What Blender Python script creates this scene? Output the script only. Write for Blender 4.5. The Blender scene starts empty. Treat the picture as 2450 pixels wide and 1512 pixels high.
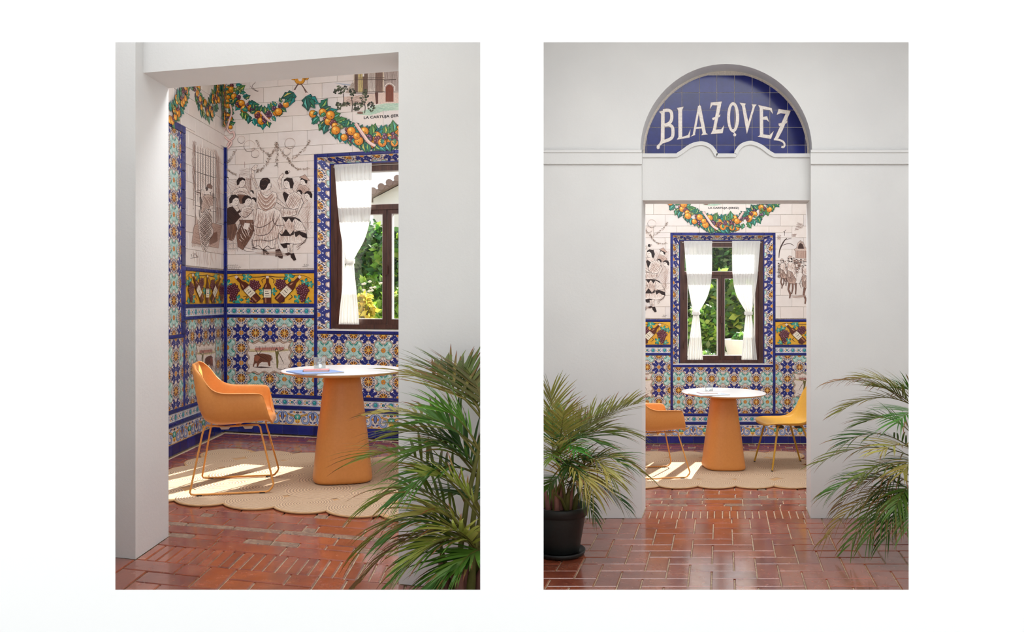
import bpy, bmesh, math, random
from mathutils import Vector
PI = math.pi
scene = bpy.context.scene
COL = scene.collection

# ------------------------------------------------------------------ camera (image taken as 2450 x 1512)
F = 2000.0            # focal length in pixels
U0, HOR = 1225.0, 715.0   # principal column, horizon row
cam_d = bpy.data.cameras.new('camera')
cam_d.sensor_width = 36.0
cam_d.lens = 36.0 * F / 2450.0
cam_d.shift_y = -(756.0 - HOR) / 2450.0
cam_d.clip_start = 0.05
cam = bpy.data.objects.new('camera', cam_d)
COL.objects.link(cam)
cam.location = (0, 0, 0)
cam.rotation_euler = (PI / 2, 0, 0)
scene.camera = cam

# ------------------------------------------------------------------ sky, sun, exposure
world = bpy.data.worlds.new('sky'); scene.world = world
world.use_nodes = True
bgn = world.node_tree.nodes['Background']
bgn.inputs[0].default_value = (0.92, 0.96, 1.0, 1)
bgn.inputs[1].default_value = 2.3
sun_d = bpy.data.lights.new('sun', 'SUN'); sun_d.energy = 30.0; sun_d.angle = 0.009
sun_d.color = (1.0, 0.94, 0.84)
sun = bpy.data.objects.new('sun', sun_d); COL.objects.link(sun)
SUN_DIR = Vector((-0.44, -0.90, -0.71)).normalized()      # direction the light travels
sun.rotation_euler = SUN_DIR.to_track_quat('-Z', 'Y').to_euler()
sun.location = (5, 14, 10)

def area_light(name, loc, sx, sy, power, color=(0.95, 0.98, 1.0)):
    d = bpy.data.lights.new(name, 'AREA'); d.shape = 'RECTANGLE'; d.size = sx; d.size_y = sy
    d.energy = power; d.color = color
    o = bpy.data.objects.new(name, d); COL.objects.link(o); o.location = loc
    return o
# added fill lights under the unseen ceilings of the four rooms (all point down)
area_light('fill_light_porch_left', (-1.55, 3.05, 2.33), 1.3, 0.4, 24)
area_light('fill_light_porch_right', (1.75, 3.95, 2.33), 2.9, 2.0, 120)
area_light('fill_light_alcove_left', (-1.45, 4.95, 2.33), 1.9, 0.8, 135)
area_light('fill_light_alcove_right', (1.95, 7.40, 2.33), 2.4, 0.9, 150)

vs = scene.view_settings
vs.view_transform = 'Standard'; vs.look = 'None'; vs.gamma = 1.0; vs.use_curve_mapping = False
vs.exposure = -0.72

# ------------------------------------------------------------------ helpers
def lin(c):
    c = c / 255.0
    return c / 12.92 if c <= 0.04045 else ((c + 0.055) / 1.055) ** 2.4
def C3(rgb): return (lin(rgb[0]), lin(rgb[1]), lin(rgb[2]), 1.0)

class NT:
    def __init__(self, name):
        self.m = bpy.data.materials.new(name); self.m.use_nodes = True
        self.t = self.m.node_tree; self.n = self.t.nodes; self.l = self.t.links
        self.b = self.n['Principled BSDF']
    def node(self, typ, **kw):
        x = self.n.new(typ)
        for k, v in kw.items(): setattr(x, k, v)
        return x
    def link(self, a, b): self.l.new(a, b)
    def noise(self, scale, detail=3, rough=0.5, coord=None):
        n = self.node('ShaderNodeTexNoise')
        n.inputs['Scale'].default_value = scale; n.inputs['Detail'].default_value = detail
        n.inputs['Roughness'].default_value = rough
        if coord is not None: self.link(coord, n.inputs['Vector'])
        return n
    def objc(self):
        return self.node('ShaderNodeTexCoord').outputs['Object']
    def posc(self):
        return self.node('ShaderNodeNewGeometry').outputs['Position']
    def ramp(self, fac, stops):
        r = self.node('ShaderNodeValToRGB')
        el = r.color_ramp.elements
        while len(el) < len(stops): el.new(0.5)
        for e, (p, c) in zip(el, stops): e.position = p; e.color = c
        self.link(fac, r.inputs[0]); return r
    def bump(self, height, strength=0.2, dist=0.01):
        b = self.node('ShaderNodeBump'); b.inputs['Strength'].default_value = strength
        b.inputs['Distance'].default_value = dist
        self.link(height, b.inputs['Height']); self.link(b.outputs[0], self.b.inputs['Normal'])
        return b
    def mix(self, fac, a, b):
        m = self.node('ShaderNodeMix'); m.data_type = 'RGBA'
        for k, v in ((0, fac), (6, a), (7, b)):
            if isinstance(v, (tuple, float, int)): m.inputs[k].default_value = v
            else: self.link(v, m.inputs[k])
        return m.outputs[2]

def plain(name, rgb, rough=0.5, metal=0.0, coat=0.0, spec=0.5):
    m = NT(name)
    m.b.inputs['Base Color'].default_value = C3(rgb)
    m.b.inputs['Roughness'].default_value = rough
    m.b.inputs['Metallic'].default_value = metal
    m.b.inputs['Coat Weight'].default_value = coat
    m.b.inputs['Specular IOR Level'].default_value = spec
    # fine tonal grain so that no surface is a dead flat tone
    n = m.noise(60, 3, 0.6, m.objc())
    r = m.ramp(n.outputs[0], [(0.3, C3([max(0, v - 3) for v in rgb])), (0.7, C3([min(255, v + 3) for v in rgb]))])
    m.link(r.outputs[0], m.b.inputs['Base Color'])
    return m.m

M = {}
def make_materials():
    # plaster
    m = NT('white_plaster'); p = m.posc()
    n1 = m.noise(1.3, 4, 0.5, p); r = m.ramp(n1.outputs[0], [(0.3, C3((222, 221, 220))), (0.7, C3((232, 231, 229)))])
    m.link(r.outputs[0], m.b.inputs['Base Color']); m.b.inputs['Roughness'].default_value = 0.85
    n2 = m.noise(55, 5, 0.65, p); m.bump(n2.outputs[0], 0.25, 0.004); M['plaster'] = m.m
    m = NT('smooth_white_paint'); m.b.inputs['Base Color'].default_value = (0.86, 0.86, 0.86, 1); m.b.inputs['Roughness'].default_value = 0.9
    n2 = m.noise(40, 2, 0.5, m.posc()); m.bump(n2.outputs[0], 0.03, 0.002); M['page'] = m.m
    # glazed paint driven by the painted colour of each brush shape
    m = NT('painted_glaze'); a = m.node('ShaderNodeAttribute'); a.attribute_name = 'Col'
    n = m.noise(90, 3, 0.6, m.posc())
    hs = m.node('ShaderNodeHueSaturation')
    mp = m.node('ShaderNodeMapRange'); mp.inputs[1].default_value = 0.25; mp.inputs[2].default_value = 0.75
    mp.inputs[3].default_value = 0.82; mp.inputs[4].default_value = 1.15
    m.link(n.outputs[0], mp.inputs[0]); m.link(mp.outputs[0], hs.inputs['Value']); m.link(a.outputs['Color'], hs.inputs['Color'])
    m.link(hs.outputs[0], m.b.inputs['Base Color']); m.b.inputs['Roughness'].default_value = 0.28
    M['paint'] = m.m
    m = NT('leaf_colour'); a = m.node('ShaderNodeAttribute'); a.attribute_name = 'Col'
    m.link(a.outputs['Color'], m.b.inputs['Base Color']); m.b.inputs['Roughness'].default_value = 0.42
    tr = m.node('ShaderNodeBsdfTranslucent'); m.link(a.outputs['Color'], tr.inputs[0])
    mx = m.node('ShaderNodeMixShader'); mx.inputs[0].default_value = 0.35
    m.link(m.b.outputs[0], mx.inputs[1]); m.link(tr.outputs[0], mx.inputs[2])
    m.link(mx.outputs[0], m.n['Material Output'].inputs[0]); M['leaf'] = m.m
    # cream wall tiles: every tile its own tone
    def tilemat(name, stops, rough, mott=0.25, scale=9):
        m = NT(name); oi = m.node('ShaderNodeObjectInfo')
        r = m.ramp(oi.outputs['Random'], stops)
        n = m.noise(scale, 4, 0.6, m.posc())
        c = m.mix(mott, r.outputs[0], n.outputs[0])
        mm = m.node('ShaderNodeMix'); mm.data_type = 'RGBA'; mm.blend_type = 'OVERLAY'; mm.inputs[0].default_value = mott
        m.link(r.outputs[0], mm.inputs[6]); m.link(n.outputs[0], mm.inputs[7])
        m.link(mm.outputs[2], m.b.inputs['Base Color']); m.b.inputs['Roughness'].default_value = rough
        return m
    m = tilemat('cream_glazed_tile', [(0, C3((224, 211, 203))), (0.5, C3((229, 219, 212))), (1, C3((221, 212, 208)))], 0.25, 0.2); M['cream'] = m.m
    m = tilemat('cobalt_glazed_tile', [(0, C3((26, 34, 104))), (0.5, C3((32, 42, 122))), (1, C3((22, 28, 92)))], 0.22, 0.35, 25); M['cobalt'] = m.m
    m = tilemat('ochre_glazed_tile', [(0, C3((226, 172, 58))), (1, C3((218, 160, 48)))], 0.25, 0.3, 20); M['ochre'] = m.m
    m = NT('tile_grout'); n = m.noise(70, 3, 0.6, m.posc())
    r = m.ramp(n.outputs[0], [(0.3, C3((150, 132, 120))), (0.7, C3((206, 192, 180)))]); m.link(r.outputs[0], m.b.inputs['Base Color'])
    m.b.inputs['Roughness'].default_value = 0.9; M['grout'] = m.m
    m = NT('light_grout'); n = m.noise(70, 3, 0.6, m.posc())
    r = m.ramp(n.outputs[0], [(0.3, C3((196, 184, 172))), (0.7, C3((226, 216, 206)))]); m.link(r.outputs[0], m.b.inputs['Base Color'])
    m.b.inputs['Roughness'].default_value = 0.9; M['grout_light'] = m.m
    # terracotta floor bricks
    m = NT('waxed_terracotta'); oi = m.node('ShaderNodeObjectInfo'); p = m.posc()
    r = m.ramp(oi.outputs['Random'], [(0, C3((118, 56, 42))), (0.3, C3((146, 72, 50))), (0.6, C3((166, 86, 58))), (0.85, C3((136, 62, 46))), (1, C3((112, 54, 46)))])
    n = m.noise(7, 6, 0.7, p); r2 = m.ramp(n.outputs[0], [(0.35, C3((98, 48, 38))), (0.5, C3((146, 74, 50))), (0.72, C3((186, 112, 80)))])
    c = m.mix(0.42, r.outputs[0], r2.outputs[0])
    n3 = m.noise(26, 5, 0.75, p); r3 = m.ramp(n3.outputs[0], [(0.60, (0, 0, 0, 1)), (0.72, (1, 1, 1, 1))])
    sc_ = m.node('ShaderNodeMath', operation='MULTIPLY'); sc_.inputs[1].default_value = 0.4; m.link(r3.outputs[0], sc_.inputs[0])
    c = m.mix(sc_.outputs[0], c, C3((212, 164, 134)))
    m.link(c, m.b.inputs['Base Color'])
    n4 = m.noise(18, 4, 0.6, p); rr = m.node('ShaderNodeMapRange'); rr.inputs[1].default_value = 0.3; rr.inputs[2].default_value = 0.7
    rr.inputs[3].default_value = 0.12; rr.inputs[4].default_value = 0.30; m.link(n4.outputs[0], rr.inputs[0]); m.link(rr.outputs[0], m.b.inputs['Roughness'])
    m.b.inputs['Coat Weight'].default_value = 0.8; m.b.inputs['Coat Roughness'].default_value = 0.12
    n5 = m.noise(30, 5, 0.6, p); m.bump(n5.outputs[0], 0.13, 0.006); M['brick'] = m.m
    m = NT('floor_mortar'); n = m.noise(40, 4, 0.6, m.posc())
    r = m.ramp(n.outputs[0], [(0.3, C3((168, 142, 114))), (0.7, C3((222, 202, 172)))]); m.link(r.outputs[0], m.b.inputs['Base Color'])
    m.b.inputs['Roughness'].default_value = 0.7; M['mortar'] = m.m
    m = NT('worn_patterned_tile'); v = m.node('ShaderNodeTexVoronoi'); v.inputs['Scale'].default_value = 38
    m.link(m.posc(), v.inputs['Vector'])
    r = m.ramp(v.outputs['Distance'], [(0.1, C3((84, 78, 80))), (0.35, C3((158, 132, 110))), (0.6, C3((124, 98, 84)))])
    m.link(r.outputs[0], m.b.inputs['Base Color']); m.b.inputs['Roughness'].default_value = 0.35; M['inlay'] = m.m
    # jute
    m = NT('braided_jute'); o = m.objc()
    w = m.node('ShaderNodeTexWave', wave_type='RINGS', rings_direction='Z'); w.inputs['Scale'].default_value = 19
    w.inputs['Distortion'].default_value = 0.6; w.inputs['Detail'].default_value = 1; m.link(o, w.inputs['Vector'])
    n = m.noise(140, 3, 0.7, o)
    r = m.ramp(w.outputs[0], [(0, C3((140, 102, 66))), (0.5, C3((192, 152, 108))), (1, C3((210, 174, 130)))])
    c = m.mix(0.22, r.outputs[0], n.outputs[0]); m.link(c, m.b.inputs['Base Color']); m.b.inputs['Roughness'].default_value = 0.95
    ad = m.node('ShaderNodeMath', operation='ADD'); m.link(w.outputs[0], ad.inputs[0]); m.link(n.outputs[0], ad.inputs[1])
    m.bump(ad.outputs[0], 0.55, 0.006); M['jute'] = m.m
    M['jute_edge'] = plain('jute_edge_cord', (184, 144, 102), 0.95)
    M['orange'] = plain('orange_moulded_shell', (216, 142, 72), 0.40)
    M['orange_metal'] = plain('orange_powder_coat', (214, 146, 70), 0.38)
    M['yellow'] = plain('yellow_moulded_shell', (222, 168, 66), 0.42)
    M['yellow_metal'] = plain('yellow_powder_coat', (196, 146, 40), 0.35)
    M['black'] = plain('black_plastic', (40, 36, 34), 0.5)
    M['clip'] = plain('translucent_glide', (196, 176, 158), 0.5)
    M['tabletop'] = plain('white_laminate', (236, 232, 232), 0.3)
    M['table_edge'] = plain('birch_ply_edge', (214, 160, 104), 0.5)
    M['darkwood'] = None
    m = NT('dark_brown_wood'); mp = m.node('ShaderNodeMapping'); mp.inputs['Scale'].default_value = (30, 30, 2.5)
    m.link(m.posc(), mp.inputs['Vector']); n = m.noise(2, 5, 0.6, mp.outputs[0])
    r = m.ramp(n.outputs[0], [(0.3, C3((44, 24, 20))), (0.7, C3((84, 50, 40)))]); m.link(r.outputs[0], m.b.inputs['Base Color'])
    m.b.inputs['Roughness'].default_value = 0.4; M['darkwood'] = m.m
    M['sill'] = plain('worn_white_sill_lit_edge', (214, 208, 206), 0.6)
    # sheer curtain
    m = NT('sheer_white_voile'); m.b.inputs['Base Color'].default_value = (0.84, 0.83, 0.81, 1); m.b.inputs['Roughness'].default_value = 0.9
    tr = m.node('ShaderNodeBsdfTranslucent'); tr.inputs[0].default_value = (0.80, 0.79, 0.77, 1)
    tp = m.node('ShaderNodeBsdfTransparent')
    mx = m.node('ShaderNodeMixShader'); mx.inputs[0].default_value = 0.32
    m.link(m.b.outputs[0], mx.inputs[1]); m.link(tr.outputs[0], mx.inputs[2])
    mx2 = m.node('ShaderNodeMixShader'); mx2.inputs[0].default_value = 0.10
    m.link(mx.outputs[0], mx2.inputs[1]); m.link(tp.outputs[0], mx2.inputs[2])
    m.link(mx2.outputs[0], m.n['Material Output'].inputs[0]); M['voile'] = m.m
    # window pane: mostly see-through with a faint mirror
    m = NT('window_glass'); tp = m.node('ShaderNodeBsdfTransparent'); gl = m.node('ShaderNodeBsdfGlossy'); gl.inputs['Roughness'].default_value = 0.03
    tp.inputs[0].default_value = (0.97, 0.98, 0.98, 1)
    fr = m.node('ShaderNodeFresnel'); fr.inputs[0].default_value = 1.3
    mx = m.node('ShaderNodeMixShader'); m.link(fr.outputs[0], mx.inputs[0]); m.link(tp.outputs[0], mx.inputs[1]); m.link(gl.outputs[0], mx.inputs[2])
    m.link(mx.outputs[0], m.n['Material Output'].inputs[0]); M['pane'] = m.m
    for nm, key, ior, tint in (('clear_glass', 'glass', 1.5, 0.97), ('water', 'water', 1.2, 0.98)):
        m = NT(nm); tp = m.node('ShaderNodeBsdfTransparent'); gl = m.node('ShaderNodeBsdfGlossy'); gl.inputs['Roughness'].default_value = 0.02
        tp.inputs[0].default_value = (tint - 0.02, tint, tint, 1); lw = m.node('ShaderNodeLayerWeight'); lw.inputs[0].default_value = 0.35
        fr = m.node('ShaderNodeMapRange'); fr.inputs[3].default_value = 0.08; fr.inputs[4].default_value = 0.75 if ior > 1.3 else 0.3; m.link(lw.outputs['Facing'], fr.inputs[0])
        mx = m.node('ShaderNodeMixShader'); m.link(fr.outputs[0], mx.inputs[0]); m.link(tp.outputs[0], mx.inputs[1]); m.link(gl.outputs[0], mx.inputs[2])
        m.link(mx.outputs[0], m.n['Material Output'].inputs[0]); M[key] = m.m
    M['blue_card'] = plain('blue_card_cover', (138, 162, 210), 0.6)
    M['grey_card'] = plain('pale_grey_card_cover', (196, 204, 218), 0.55)
    M['pink_card'] = plain('pink_card_cover', (222, 148, 148), 0.6)
    M['pale_pink_card'] = plain('pale_pink_card_cover', (222, 192, 194), 0.6)
    M['paper'] = plain('paper_block', (226, 216, 196), 0.8)
    M['ink'] = plain('black_ink', (36, 30, 34), 0.6)
    M['pot'] = plain('black_plastic_pot', (30, 34, 34), 0.42)
    M['soil'] = plain('potting_soil', (58, 40, 32), 0.95)
    M['stem'] = plain('palm_stem', (120, 116, 54), 0.6)
    M['sheath'] = plain('pinkish_leaf_sheath', (176, 118, 108), 0.6)
    M['bark'] = plain('garden_bark', (96, 74, 56), 0.9)
    M['ground'] = plain('garden_ground', (122, 116, 84), 0.95)
    M['stone'] = plain('pale_paving', (206, 202, 194), 0.85)
    M['house'] = plain('whitewashed_house_wall', (236, 232, 224), 0.9)
    M['rooftile'] = plain('weathered_roof_tile', (142, 118, 108), 0.85)
    M['rooftile2'] = plain('brown_roof_tile', (128, 96, 84), 0.85)
    M['rod'] = plain('curtain_rod_metal', (190, 182, 172), 0.3, 0.7)
    M['planter'] = plain('white_garden_planter', (232, 228, 220), 0.8)
make_materials()

class MB:
    """collects faces; build() links them as ONE mesh object"""
    def __init__(self): self.v = []; self.f = []; self.m = []; self.c = []; self.sm = []
    def add(self, verts, faces, mat=0, col=None, smooth=False):
        b = len(self.v); self.v.extend([tuple(p) for p in verts])
        for f in faces:
            self.f.append([b + i for i in f]); self.m.append(mat); self.c.append(col); self.sm.append(smooth)
    def box8(self, P, mat=0, col=None):
        # P: 4 bottom (ccw) + 4 top
        self.add(P, [(3, 2, 1, 0), (4, 5, 6, 7), (0, 1, 5, 4), (1, 2, 6, 5), (2, 3, 7, 6), (3, 0, 4, 7)], mat, col)
    def box(self, x0, x1, y0, y1, z0, z1, mat=0, col=None):
        self.box8([(x0, y0, z0), (x1, y0, z0), (x1, y1, z0), (x0, y1, z0), (x0, y0, z1), (x1, y0, z1), (x1, y1, z1), (x0, y1, z1)], mat, col)
    def tube(self, pts, r, n=8, mat=0, cap=True, smooth=True, col=None):
        pts = [Vector(p) for p in pts]; rs = r if isinstance(r, (list, tuple)) else [r] * len(pts)
        rings = []; up = Vector((0, 0, 1)); prev = None
        for i, p in enumerate(pts):
            t = (pts[min(i + 1, len(pts) - 1)] - pts[max(i - 1, 0)]).normalized()
            if prev is None:
                a = t.cross(up)
                if a.length < 1e-3: a = t.cross(Vector((1, 0, 0)))
                a.normalize()
            else:
                a = prev - t * prev.dot(t); a.normalize()
            prev = a; b = t.cross(a)
            rings.append([p + (a * math.cos(2 * PI * k / n) + b * math.sin(2 * PI * k / n)) * rs[i] for k in range(n)])
        vs_ = [q for r_ in rings for q in r_]; fs = []
        for i in range(len(pts) - 1):
            for k in range(n):
                fs.append((i * n + k, i * n + (k + 1) % n, (i + 1) * n + (k + 1) % n, (i + 1) * n + k))
        self.add(vs_, fs, mat, col, smooth)
        if cap:
            self.add(rings[0], [tuple(range(n))[::-1]], mat, col); self.add(rings[-1], [tuple(range(n))], mat, col)
    def lathe(self, prof, n=32, mat=0, center=(0, 0, 0), smooth=True, col=None):
        cx, cy, cz = center; vs_ = []
        for (r, z) in prof:
            for k in range(n):
                a = 2 * PI * k / n; vs_.append((cx + r * math.cos(a), cy + r * math.sin(a), cz + z))
        fs = []
        for i in range(len(prof) - 1):
            for k in range(n):
                fs.append((i * n + k, i * n + (k + 1) % n, (i + 1) * n + (k + 1) % n, (i + 1) * n + k))
        self.add(vs_, fs, mat, col, smooth)
    def grid(self, rows, mat=0, smooth=True, col=None):
        n = len(rows[0]); vs_ = [p for r in rows for p in r]; fs = []
        for i in range(len(rows) - 1):
            for k in range(n - 1):
                fs.append((i * n + k, i * n + k + 1, (i + 1) * n + k + 1, (i + 1) * n + k))
        self.add(vs_, fs, mat, col, smooth)
    def mesh(self, name, mats):
        me = bpy.data.meshes.new(name)
        me.from_pydata(self.v, [], self.f)
        for m in mats: me.materials.append(m)
        me.polygons.foreach_set('material_index', self.m)
        me.polygons.foreach_set('use_smooth', self.sm)
        if any(c is not None for c in self.c):
            ca = me.color_attributes.new('Col', 'FLOAT_COLOR', 'CORNER'); buf = []
            for f, c in zip(self.f, self.c):
                buf.extend((c or (0.8, 0.8, 0.8, 1)) * len(f))
            ca.data.foreach_set('color', buf)
        me.update()
        return me
    def build(self, name, mats, parent=None, loc=None):
        me = self.mesh(name, mats if isinstance(mats, (list, tuple)) else [mats])
        return place(name, me, parent, loc)
def place(name, me, parent=None, loc=None):
    o = bpy.data.objects.new(name, me); COL.objects.link(o)
    if loc is not None: o.location = loc
    if parent is not None: o.parent = parent
    return o
def tag(o, label=None, cat=None, group=None, kind=None):
    if label: o['label'] = label
    if cat: o['category'] = cat
    if group: o['group'] = group
    if kind: o['kind'] = kind
    return o
def empty(name, loc=(0, 0, 0), rz=0.0):
    o = bpy.data.objects.new(name, None); COL.objects.link(o); o.location = loc; o.rotation_euler = (0, 0, rz)
    o.empty_display_size = 0.1
    return o
def copy_tree(o, parent=None):
    c = o.copy(); COL.objects.link(c); c.parent = parent
    for ch in o.children: copy_tree(ch, c)
    return c
def px(x, y, Y):
    return Vector(((x - U0) / F * Y, Y, (HOR - y) / F * Y))

# ------------------------------------------------------------------ painting in a wall's own plane
def clip_poly(pts, x0, x1, y0, y1):
    def cut(ps, ax, lim, keep_less):
        out = []
        for i in range(len(ps)):
            a, b = ps[i - 1], ps[i]
            ia = (a[ax] <= lim) if keep_less else (a[ax] >= lim); ib = (b[ax] <= lim) if keep_less else (b[ax] >= lim)
            if ia != ib:
                t = (lim - a[ax]) / (b[ax] - a[ax]); out.append((a[0] + t * (b[0] - a[0]), a[1] + t * (b[1] - a[1])))
            if ib: out.append(b)
        return out
    for ax, lim, kl in ((0, x1, True), (0, x0, False), (1, y1, True), (1, y0, False)):
        if len(pts) < 3: return []
        pts = cut(pts, ax, lim, kl)
    return pts
def circ(cx, cy, r, n=12, ry=None, rot=0.0):
    ry = r if ry is None else ry; ca, sa = math.cos(rot), math.sin(rot); out = []
    for k in range(n):
        a = 2 * PI * k / n; x, y = r * math.cos(a), ry * math.sin(a)
        out.append((cx + x * ca - y * sa, cy + x * sa + y * ca))
    return out
def ribbon(pts, w):
    """closed outline of a brush stroke; w = width or list of widths"""
    n = len(pts); ws = w if isinstance(w, (list, tuple)) else [w] * n
    L, R = [], []
    for i, p in enumerate(pts):
        a = pts[max(i - 1, 0)]; b = pts[min(i + 1, n - 1)]
        dx, dy = b[0] - a[0], b[1] - a[1]; d = math.hypot(dx, dy) or 1e-9
        nx, ny = -dy / d * ws[i] / 2, dx / d * ws[i] / 2
        L.append((p[0] + nx, p[1] + ny)); R.append((p[0] - nx, p[1] - ny))
    return L, R
def smooth_line(pts, sub=4):
    out = []
    for i in range(len(pts) - 1):
        p0 = pts[max(i - 1, 0)]; p1 = pts[i]; p2 = pts[i + 1]; p3 = pts[min(i + 2, len(pts) - 1)]
        for k in range(sub):
            t = k / sub; t2 = t * t; t3 = t2 * t
            out.append(tuple(0.5 * (2 * p1[j] + (p2[j] - p0[j]) * t + (2 * p0[j] - 5 * p1[j] + 4 * p2[j] - p3[j]) * t2
                                    + (3 * p1[j] - p0[j] - 3 * p2[j] + p3[j]) * t3) for j in range(len(p1))))
    out.append(tuple(pts[-1])); return out
class Paint:
    """brush shapes laid on a wall: P(s, z, d) maps wall coordinates to the scene"""
    STEP = 1.5e-5
    def __init__(self, P, d0=0.0054, tr=None): self.P = P; self.mb = MB(); self.d = d0; self.tr = tr; self.clip = None
    def _out(self, pts, c):
        if self.tr: pts = [self.tr(*p) for p in pts]
        if self.clip: pts = clip_poly(pts, *self.clip)
        if len(pts) < 3: return
        self.mb.add([self.P(s, z, self.d) for s, z in pts], [tuple(range(len(pts)))], 0, c)
    def poly(self, pts, rgb):
        self._out(pts, C3(rgb)); self.d += self.STEP
    def stroke(self, pts, w, rgb, taper=False, sub=0):
        if sub: pts = smooth_line(pts, sub)
        n = len(pts)
        ws = [w * (0.35 + 0.65 * math.sin(PI * (i + 0.5) / n)) for i in range(n)] if taper else [w] * n
        L, R = ribbon(pts, ws); c = C3(rgb)
        for i in range(n - 1): self._out([L[i], L[i + 1], R[i + 1], R[i]], c)
        self.d += self.STEP
    def ball(self, x, y, r, rgb, dark, hi=None, n=12):
        self.poly(circ(x, y, r * 1.14, n), dark); self.poly(circ(x, y, r, n), rgb)
        if hi: self.poly(circ(x - r * 0.3, y + r * 0.3 * self.up(), r * 0.42, 8), hi)
    flip = 1
    def up(self): return self.flip
    def hatch(self, poly, ang, step, w, rgb, jit=0.3, cover=0.85, rnd=None):
        rnd = rnd or random.Random(len(poly) * 31 + int(step * 100))
        ca, sa = math.cos(ang), math.sin(ang)
        rot = [(x * ca + y * sa, -x * sa + y * ca) for x, y in poly]
        y0 = min(p[1] for p in rot); y1 = max(p[1] for p in rot); y = y0 + step * 0.5
        while y < y1:
            xs = []
            for i in range(len(rot)):
                a, b = rot[i - 1], rot[i]
                if (a[1] - y) * (b[1] - y) < 0: xs.append(a[0] + (y - a[1]) / (b[1] - a[1]) * (b[0] - a[0]))
            xs.sort()
            for k in range(0, len(xs) - 1, 2):
                L = xs[k + 1] - xs[k]
                if L <= 0: continue
                u0 = xs[k] + L * rnd.random() * (1 - cover); u1 = xs[k + 1] - L * rnd.random() * (1 - cover)
                if u1 - u0 < 2 * w: continue
                j = [rnd.uniform(-jit, jit) * step for _ in range(3)]
                ln = [(u0, y + j[0]), ((u0 + u1) / 2, y + j[1]), (u1, y + j[2])]
                self.stroke([(p[0] * ca - p[1] * sa, p[0] * sa + p[1] * ca) for p in ln], w * rnd.uniform(0.6, 1.3), rgb, True)
                self.d -= self.STEP
            y += step * rnd.uniform(0.8, 1.2)
        self.d += self.STEP
    def build(self, name, parent, label=None):
        o = self.mb.build(name, M['paint'], parent)
        if label: o['label'] = label
        return o
# ================================================================== THE SHELL
ZL, ZR = -1.26, -1.706          # floor levels of the left and the right room
CEIL = 2.4
UP = Vector((0, 0, 1))
# left room (plan points read off its floor line)
L_CORNER = Vector((-2.737, 7.957, ZL))
L_DS = Vector((0.962, -0.2733, 0)).normalized()
L_FRONT = Vector((-1.822, 4.045, ZL)); L_FS = Vector((0.967, -0.256, 0)).normalized(); L_FT = Vector((0.0, 1, 0))
L_DOOR_W = 1.366; L_THICK = 0.39
# right room
R_BACK_Y = 9.86; R_CX = 2.487
R_FRONT = Vector((1.0075, 6.5, ZR)); R_FS = Vector((1, 0, 0)); R_FT = Vector((0.25, 1, 0)); R_DOOR_W = 1.3165; R_THICK = 0.34

def struct(name, mb, mats, label=None):
    o = mb.build(name, mats); o['kind'] = 'structure'
    if label: o['label'] = label
    return o

# ---- ground, forecourt and roof
g = MB(); g.box(-14, 16, 8.3, 34, -2.0, -1.82); struct('ground', g, M['ground'])
g = MB(); g.box(-9, 9, -12, 2.69, -1.95, ZR); struct('floor_forecourt', g, M['stone'])
g = MB(); g.box(-3.1, 4.6, 2.80, 8.42, CEIL, CEIL + 0.2); g.box(0.55, 4.6, 8.42, 10.2, CEIL, CEIL + 0.2); struct('ceiling', g, M['plaster'])

# ---- white front wall with the two tall openings
WY0, WY1 = 2.70, 2.78
def ox(x): return (x - U0) / F * WY0
def oz(y): return (HOR - y) / F * WY0
g = MB()
L0, L1, R0, R1 = ox(276), ox(1149), ox(1300.5), ox(2174); B_, T_ = oz(1411), oz(101)
WZ0, WZ1 = -1.95, 1.62
FL = 0.10                                    # the openings splay outwards towards the rooms
def front_face(rects, y, flip):
    for (a0, a1, c0, c1) in rects:
        v = [(a0, y, c0), (a1, y, c0), (a1, y, c1), (a0, y, c1)]
        g.add(v, [(3, 2, 1, 0) if flip else (0, 1, 2, 3)])
def rects(e):
    l0, l1, r0, r1, bb, tt = L0 - e, L1 + e * 0.55, R0 - e * 0.4, R1 + e, B_ - e, T_ + e
    return [(-4.2, l0, WZ0, WZ1), (r1, 4.7, WZ0, WZ1), (l0, l1, WZ0, bb), (l0, l1, tt, WZ1), (r0, r1, WZ0, bb), (r0, r1, tt, WZ1), (l1, r0, WZ0, WZ1)]
front_face(rects(0), WY0, False); front_face(rects(FL), WY1, True)
for (a0, a1, e0, e1) in ((L0, L1, L0 - FL, L1 + FL * 0.55), (R0, R1, R0 - FL * 0.4, R1 + FL)):
    f_ = [(a0, WY0, B_), (a1, WY0, B_), (a1, WY0, T_), (a0, WY0, T_)]; k_ = [(e0, WY1, B_ - FL), (e1, WY1, B_ - FL), (e1, WY1, T_ + FL), (e0, WY1, T_ + FL)]
    g.add(f_ + k_, [(0, 1, 5, 4), (1, 2, 6, 5), (2, 3, 7, 6), (3, 0, 4, 7)])
g.add([(-4.2, WY0, WZ1), (4.7, WY0, WZ1), (4.7, WY1, WZ1), (-4.2, WY1, WZ1)], [(0, 1, 2, 3)])
g.add([(-4.2, WY0, WZ0), (-4.2, WY0, WZ1), (-4.2, WY1, WZ1), (-4.2, WY1, WZ0)], [(0, 1, 2, 3)]); g.add([(4.7, WY0, WZ0), (4.7, WY0, WZ1), (4.7, WY1, WZ1), (4.7, WY1, WZ0)], [(3, 2, 1, 0)])
struct('wall_front', g, M['page'], 'plain bright white wall with two tall rectangular openings')

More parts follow.
